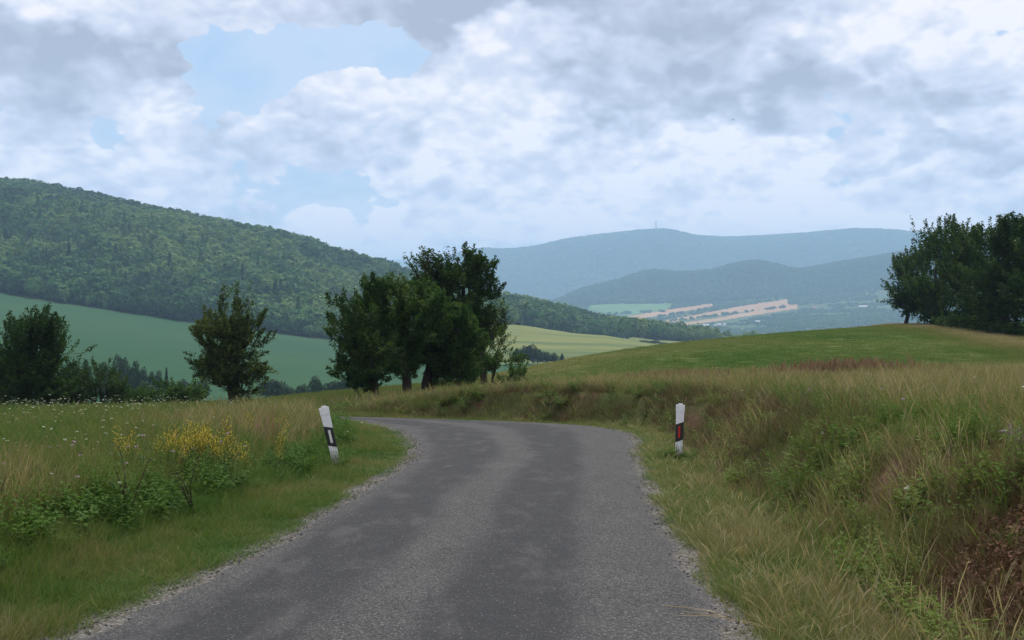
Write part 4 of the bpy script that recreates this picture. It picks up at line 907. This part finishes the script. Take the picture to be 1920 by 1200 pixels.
def marker_post(X, Y, label, tilt, yaw, slant, red):
    root = link('marker_post', None, label=label, cat='marker post', group='road marker posts at the bend', loc=(X, Y, Hs(X, Y) - 0.02)); root.rotation_euler = (math.radians(-2), math.radians(tilt), math.radians(yaw))
    def half(z): return 0.060 + 0.018 * z
    sec = [(-1, -0.030), (-0.86, -0.040), (0.86, -0.040), (1, -0.030), (0.80, 0.030), (0.30, 0.062), (-0.30, 0.062), (-0.80, 0.030)]
    def prism(zs, grow=0.0):
        mb = MB(); k = len(sec)
        for z in zs:
            for a, b in sec: mb.v.append((a * (half(z) + grow), b + math.copysign(grow, b), z))
        for i in range(len(zs) - 1):
            for j in range(k): mb.f.append((i*k + j, i*k + (j+1) % k, (i+1)*k + (j+1) % k, (i+1)*k + j))
        mb.f.append(tuple(range(k))[::-1]); mb.f.append(tuple((len(zs)-1)*k + j for j in range(k))); return mb
    link('post_body', prism([0, 0.25, 0.55, 0.862]).mesh('post_body', M['post']), root)
    c = prism([0.866, 0.885, 0.985, 0.992], 0.004); c.box((0.0, 0.0, 1.003), (0.034, 0.03, 0.0125)); cap = link('cap', c.mesh('cap', M['post']), root)
    # slanted black foil wrapped round the post, proud of the body
    mb = MB(); k = len(sec); g = 0.0025
    for top in (0, 1):
        for a, b in sec:
            zc = (0.66 if top else 0.335) - slant * 0.028 * a; mb.v.append((a * (half(zc) + g), b + math.copysign(g, b), zc))
    for j in range(k): mb.f.append((j, (j+1) % k, k + (j+1) % k, k + j))
    link('black_band', mb.mesh('black_band', M['black_band']), root)
    mb = MB(); mb.box((0.004 * slant, -0.0455, 0.50), (0.019, 0.0035, 0.108)); mb.box((0.004 * slant, -0.050, 0.50), (0.0125, 0.0015, 0.072))
    rf = link('reflector', mb.mesh('reflector', M['red_refl'] if red else M['white_refl']), root)
    if not red:
        for z in (0.593, 0.407):
            s = MB(); s.tube([(0.004 * slant, -0.048, z), (0.004 * slant, -0.0515, z)], [0.0075, 0.0075], 8); link('screw', s.mesh('screw', M['screw']), rf)
        for z in (0.545, 0.50, 0.455):
            s = MB(); s.box((0.004 * slant, -0.0518, z), (0.012, 0.0004, 0.002)); link('reflector_bar', s.mesh('reflector_bar', M['screw']), rf)
marker_post(-2.88, 18.1, 'tilted white marker post with black band and white reflector, left verge', -13, 6, 1, False)
marker_post(3.03, 20.0, 'upright white marker post with black band and red reflector, right verge', 2.2, -8, -1, True)

# ------------------------------------------------------------------ goldenrod, stump, sapling, straws, birds, mast, houses
def goldenrod_meshes(seed):
    r = np.random.default_rng(seed); st = MB(); fl = MB(); lf = MB()
    h = r.uniform(0.50, 0.78); a = r.uniform(0, 6.28); tx, ty = 0.09 * math.cos(a), 0.09 * math.sin(a)
    st.tube([(0, 0, -0.03), (tx * .5, ty * .5, h * .6), (tx, ty, h)], [0.004, 0.003, 0.0015], 4, False)
    for k in range(14):
        t = 0.15 + 0.55 * k / 14; p = Vector((tx * t, ty * t, h * t)); an = r.uniform(0, 6.28); d = Vector((math.cos(an), math.sin(an), 0.5)); sd = d.cross(Vector((0, 0, 1))).normalized(); n = len(lf.v); L = 0.07
        lf.v += [tuple(p), tuple(p + d*L*.5 + sd*.008), tuple(p + d*L), tuple(p + d*L*.5 - sd*.008)]; lf.f.append((n, n+1, n+2, n+3))
    for b in range(9):                                    # side branches carrying the small flowers
        t0 = 0.62 + 0.36 * b / 9; an = b * 2.4 + r.uniform(-.4, .4); L = 0.085 * (1.12 - t0) / 0.5
        p0 = np.array([tx * t0, ty * t0, h * t0]); d = np.array([math.cos(an), math.sin(an), 0.9])
        st.tube([tuple(p0), tuple(p0 + d * L)], [0.0015, 0.0008], 3, False)
        for k in range(7):
            c = p0 + d * L * r.uniform(0.25, 1.05) + r.normal(0, 0.006, 3); q = 0.0062; n = len(fl.v)
            u = r.normal(size=3); u /= np.linalg.norm(u); v = np.cross(u, r.normal(size=3)); v /= np.linalg.norm(v)
            fl.v += [tuple(c - u*q), tuple(c - v*q), tuple(c + u*q), tuple(c + v*q)]; fl.f.append((n, n+1, n+2, n+3))
    fm = lf.mesh('foliage', M['leaf_mid']); fm.attributes.new('tint', 'FLOAT', 'POINT').data.foreach_set('value', np.full(len(fm.vertices), 0.8, np.float32))
    return st.mesh('stem', M['stem']), fl.mesh('flower_spray', M['yellow_petal']), fm
GM = [goldenrod_meshes(s) for s in range(301, 307)]
r = np.random.default_rng(77)
gold = [(r.normal(-4.15, 0.30), r.normal(14.3, 0.5)) for _ in range(40)]
GL1 = ['thin far goldenrod behind the patch, farther from the marker post', 'thin far goldenrod behind the patch, nearer to the marker post', 'goldenrod between the yellow patch and the road, the farther one', 'goldenrod nearest the road edge, beside the yellow patch']
for i, (x, y) in enumerate(gold + [(-4.6, 19.5), (-4.2, 19.8), (-3.3, 15.4), (-3.15, 14.9)]):
    root = link('goldenrod', None, label='yellow flowering goldenrod in the patch left of the road' if i < 40 else GL1[i - 40], cat='flower', group='goldenrod plants', loc=(x, y, Hs(x, y)))
    root.rotation_euler = (r.normal(0, .08), r.normal(0, .08), r.uniform(0, 6.28)); s = r.uniform(0.8, 1.12); root.scale = (s, s, s)
    for q in range(3 + int(r.integers(0, 2))):
        g3 = GM[(i + q) % 6]; st = link('stem', g3[0], root, loc=(r.normal(0, .05), r.normal(0, .05), 0)); st.rotation_euler.z = r.uniform(0, 6.28); sp = link('flower_spray', g3[1], st); fo = link('foliage', g3[2], st); sp['kind'] = 'stuff'; fo['kind'] = 'stuff'

def young_shrub(x, y, h, seed, label):
    r = np.random.default_rng(seed); root = link('young_shrub', None, label=label, cat='shrub', group='young shrubs in the left verge', loc=(x, y, Hs(x, y) - 0.02)); st = MB(); V = []; T = []
    for s in range(4):
        a = r.uniform(0, 6.28); hh = h * r.uniform(0.6, 1); tip = Vector((0.22 * math.cos(a), 0.12 * math.sin(a), hh)); mid = tip * 0.5 + Vector((r.normal(0, .03), 0, 0.03)); st.tube([(0, 0, 0), tuple(mid), tuple(tip)], [0.008, 0.006, 0.003], 5)
        for k in range(34):
            t = r.uniform(0.1, 1.0) if s else r.uniform(0.6, 1.0); p = tip * t + Vector(r.normal(0, 0.018, 3)); an = r.uniform(0, 6.28); d = Vector((math.cos(an), math.sin(an), r.uniform(-.1, .8))).normalized(); sd = d.cross(Vector((0, 0, 1))).normalized(); L = r.uniform(0.035, 0.075); n = len(V)
            V += [tuple(p), tuple(p + d*L*.5 + sd*L*.24), tuple(p + d*L), tuple(p + d*L*.5 - sd*L*.24)]; T.append((n, n+1, n+2, n+3))
    link('stem', st.mesh('stem', M['deadstem'], True), root)
    link('foliage', mesh_np('foliage', np.array(V), [np.array(T)], M['leaf_olive'], {'tint': np.repeat(np.clip(r.normal(.6, .25, len(T)), 0, 1), 4)}), root)
young_shrub(-3.72, 10.6, 0.78, 401, 'young leafy shrub with dark forked stems in the left verge')
young_shrub(-3.35, 11.6, 0.62, 402, 'low leafy shrub behind the dark-stemmed one, left verge')
young_shrub(-4.55, 9.4, 0.55, 403, 'bushy green shrub at the left picture edge above the verge')

def bank_stump():
    r = np.random.default_rng(501); x, y = 4.42, 9.6; root = link('tree_stump', None, label='weathered grey broken stump poking from the bank at the right edge', cat='stump', loc=(x, y, 0.36)); root.scale = (0.8, 0.8, 0.8)
    m, t = mat('weathered_wood'); co = t.n('ShaderNodeTexCoord').outputs['Object']; n = t.noise(t.v('MULTIPLY', co, (1, 1, .3)), 40, 5, .7); finish(t, t.ramp(n, [(0.3, (0.05, 0.032, 0.026)), (0.5, (0.22, 0.19, 0.17)), (0.72, (0.42, 0.39, 0.37))]), 0.9, n, .6, .02, .1)
    mb = MB(); K = 12; rings = [(-0.1, .10), (0.12, .085), (0.27, .078), (0.36, .07)]
    for i, (z, rr) in enumerate(rings):
        for j in range(K):
            a = 6.2832 * j / K; q = rr * (1 + 0.28 * math.sin(3 * a + i) + r.normal(0, .07)); mb.v.append((q * math.cos(a) - 0.08 * z, q * math.sin(a), z + (r.uniform(-0.05, 0.09) if i == 3 else 0)))
    for i in range(3):
        for j in range(K): mb.f.append((i*K + j, i*K + (j+1) % K, (i+1)*K + (j+1) % K, (i+1)*K + j))
    n = len(mb.v); mb.v.append((-.03, 0, 0.27)); mb.f += [(3*K + j, 3*K + (j+1) % K, n) for j in range(K)]
    link('stump_body', mb.mesh('stump_body', m), root)
    for a, L, z in ((2.7, .20, .30), (3.6, .14, .12), (0.4, .18, .16), (5.2, .16, .06)):
        b = MB(); b.tube([(0.04*math.cos(a), 0.04*math.sin(a), z), (L*.6*math.cos(a), L*.6*math.sin(a), z + .03), (L*math.cos(a), L*math.sin(a), z + r.uniform(-.06, .07))], [.032, .022, .008], 6); link('broken_root', b.mesh('broken_root', m), root)
bank_stump()

def straws():
    m = mat_plain('dry_straw', (0.40, 0.31, 0.17), 0.8, 0.2, 40, 0.1)
    for i, (x0, y0, x1, y1, lb) in enumerate(((1.00, 7.35, 1.62, 6.75, 'long dry straw stem lying across the right road edge'), (1.12, 7.12, 1.72, 6.62, 'shorter dry straw stem beside the long one on the road edge'), (1.05, 7.0, 1.5, 6.95, 'bent dry straw stem lying nearest the asphalt, right road edge'))):
        mb = MB(); pts = []
        for k in range(7):
            t = k / 6; x = x0 + (x1 - x0) * t; y = y0 + (y1 - y0) * t + 0.04 * math.sin(3 * t + i); pts.append((x, y, max(Hs(x, y), float(zroad(y)) - 0.01 if x < 1.4 else -9) + 0.022 + 0.015 * math.sin(3.1 * t)))
        mb.tube(pts, [0.0022] * 6 + [0.0010], 5); link('straw_stem', mb.mesh('straw_stem', m, True), label=lb, cat='straw', group='fallen straws on the road edge')
straws()

def bird(px, py, Y, span, label, yaw, bank):
    s = Y / F; m = M['bird']; root = link('bird', None, label=label, cat='bird', group='birds in flight', loc=((px - 960) * s, Y, EYE - (py - 600) * s)); root.rotation_euler = (math.radians(bank), math.radians(12), math.radians(yaw)); k = span
    b = MB(); b.tube([(-.42*k, 0, 0), (-.30*k, 0, .01*k), (0, 0, .0), (.22*k, 0, .02*k), (.32*k, 0, .035*k), (.40*k, 0, .025*k)], [.05*k, .04*k, .10*k, .075*k, .06*k, .008*k], 8); link('body', b.mesh('body', m, True), root)
    for sg in (-1, 1):
        w = MB(); pr = [(0.0, .16, -.16, 0.0), (0.26, .20, -.10, .12), (0.5, .02, -.08, .06)]
        for yv, xf, xb, z in pr:
            for x in (xf, xb):
                for dz in (.012, -.012): w.v.append((x*k, sg*(yv + .04)*k, (z + dz)*k))
        for i in range(2):
            o = 4*i; w.f += [(o, o+4, o+6, o+2), (o+1, o+3, o+7, o+5), (o, o+1, o+5, o+4), (o+2, o+6, o+7, o+3)]
        w.f += [(0, 2, 3, 1), (8, 9, 11, 10)]; link('wing', w.mesh('wing', m), root)
    tl = MB(); tl.v = [(-.38*k, -.04*k, .01*k), (-.38*k, .04*k, .01*k), (-.58*k, .09*k, 0), (-.58*k, -.09*k, 0), (-.38*k, -.04*k, -.01*k), (-.38*k, .04*k, -.01*k), (-.58*k, .09*k, -.012*k), (-.58*k, -.09*k, -.012*k)]; tl.f = [(0, 1, 2, 3), (7, 6, 5, 4), (0, 4, 5, 1), (1, 5, 6, 2), (2, 6, 7, 3), (3, 7, 4, 0)]; link('tail', tl.mesh('tail', m), root)
M['bird'] = mat_plain('dark_plumage', (0.012, 0.012, 0.014), 0.7, 0.2, 20, 0.2)
bird(972, 608, 40, 0.25, 'small black bird flying in front of the pale green field', 40, 25)
bird(1374, 224, 150, 0.34, 'tiny dark bird high in the cloudy sky', 20, 10)

def mast():
    D = 9480.0; X = (1230 - 960) / F * D; z = Hs(X, D); m = mat_plain('mast_steel', (0.10, 0.08, 0.08), 0.6, 0.1, 0.1); hgt = 105.0
    root = link('radio_mast', None, label='thin lattice mast on the summit of the far mountain', cat='mast', loc=(X, D, z - 2)); leg = MB()
    for sx in (-1, 1):
        for sy in (-1, 1):
            l = MB(); l.tube([(sx*5, sy*5, 0), (sx*2.2, sy*2.2, hgt*.5), (sx*1.2, sy*1.2, hgt*.78)], [.7, .55, .45], 6); link('leg', l.mesh('leg', m), root)
    b = MB()
    for k in range(9):
        z0 = hgt*.78*k/9; z1 = hgt*.78*(k+1)/9; w = lambda q: np.interp(q, [0, hgt*.5, hgt*.78], [5, 2.2, 1.2])
        for sx, sy, tx, ty in ((-1, -1, 1, -1), (1, -1, 1, 1), (1, 1, -1, 1), (-1, 1, -1, -1)): b.tube([(sx*w(z0), sy*w(z0), z0), (tx*w(z1), ty*w(z1), z1)], [.22, .22], 4); b.tube([(sx*w(z1), sy*w(z1), z1), (tx*w(z1), ty*w(z1), z1)], [.22, .22], 4)
    link('bracing', b.mesh('bracing', m), root)
    a = MB(); a.tube([(0, 0, hgt*.3), (0, 0, hgt*.76), (0, 0, hgt)], [2.3, 2.1, 1.0], 10); link('antenna', a.mesh('antenna', m), root)
    p = MB(); p.tube([(0, 0, hgt*.60), (0, 0, hgt*.63)], [4.0, 4.0], 12); link('platform', p.mesh('platform', m), root)
mast()

M['wall'] = mat_plain('white_render', (0.50, 0.50, 0.49), 0.8, 0.05, 0.3); M['roofw'] = mat_plain('pale_roof_sheet', (0.50, 0.51, 0.53), 0.7, 0.06, 0.3); M['roofr'] = mat_plain('tile_roof', (0.30, 0.13, 0.09), 0.8, 0.2, 0.3); M['pane'] = mat_plain('dark_glass', (0.03, 0.035, 0.04), 0.2, 0.1, 1)
def house(px, py, D, w, dpt, h, roof, label, yaw):
    for _ in range(30):                                   # slide along the view until the ground is met at that height
        X = (px - 960) / F * D; z = Hs(X, D); e = (600 - py) * D / F + EYE - z
        if abs(e) < 1.0: break
        D += 25 if e > 0 else -25
    root = link('house', None, label=label, cat='house', group='village in the far valley', loc=(X, D, z)); root.rotation_euler.z = math.radians(yaw)
    b = MB(); b.box((0, 0, h/2 - 1.5), (w/2, dpt/2, h/2 + 1.5)); link('wall', b.mesh('wall', M['wall']), root)
    g = MB(); o = 0.6; rh = dpt * 0.30
    g.v = [(-w/2-o, -dpt/2-o, h+.05), (w/2+o, -dpt/2-o, h+.05), (w/2+o, dpt/2+o, h+.05), (-w/2-o, dpt/2+o, h+.05), (-w/2-o, 0, h+rh), (w/2+o, 0, h+rh)]; g.f = [(0, 1, 5, 4), (2, 3, 4, 5), (0, 4, 3), (1, 2, 5), (3, 2, 1, 0)]; link('roof', g.mesh('roof', roof), root)
    for k in range(4):
        q = MB(); q.box((-w*.36 + k*w*.24, -dpt/2 - .04, h*.55), (w*.045, .05, h*.16)); link('window', q.mesh('window', M['pane']), root)
    q = MB(); q.box((w*.44, -dpt/2 - .05, 1.1), (.6, .06, 1.1)); link('door', q.mesh('door', M['pane']), root)
house(1320, 613, 3400, 30, 12, 6, M['roofw'], 'long white hall, largest building of the far village', 6)
house(1308, 616, 3300, 11, 9, 6, M['roofr'], 'small white house left of the long white hall', -20)
house(1340, 613, 3400, 11, 9, 6, M['roofw'], 'white house just right of the long white hall', 15)
house(1349, 612, 3450, 13, 9, 7, M['roofw'], 'second white house right of the long white hall', -10)
house(1361, 612, 3450, 9, 9, 8, M['roofw'], 'narrow white house at the right end of the far village', 0)
house(1420, 606, 3550, 16, 10, 7, M['roofw'], 'lone white building among the woods right of the village', 10)
house(1622, 577, 4300, 30, 12, 7, M['roofw'], 'distant pale farm building on the right valley slope', -14)
house(1530, 578, 4200, 18, 12, 6, M['roofr'], 'distant farmhouse on the slope above the valley woods', 10)

# ------------------------------------------------------------------ haze: real air between the hills
def haze():
    top = float(max(fz.max() + 60, 900)); bot = float(min(fz.min(), gz.min()) - 1.5)
    mb = MB(); mb.box((0, 8580, (top + bot) / 2), (19200, 9040, (top - bot) / 2))
    m, t = mat('valley_haze')
    v = t.n('ShaderNodeVolumePrincipled', {'Color': (0.47, 0.70, 1.0, 1), 'Density': 0.000132, 'Anisotropy': 0.0})
    o = t.n('ShaderNodeOutputMaterial'); t.t.links.new(v.outputs[0], o.inputs['Volume'])
    link('haze', mb.mesh('haze', m), kind='stuff', label='pale blue summer haze over the valley')
haze()
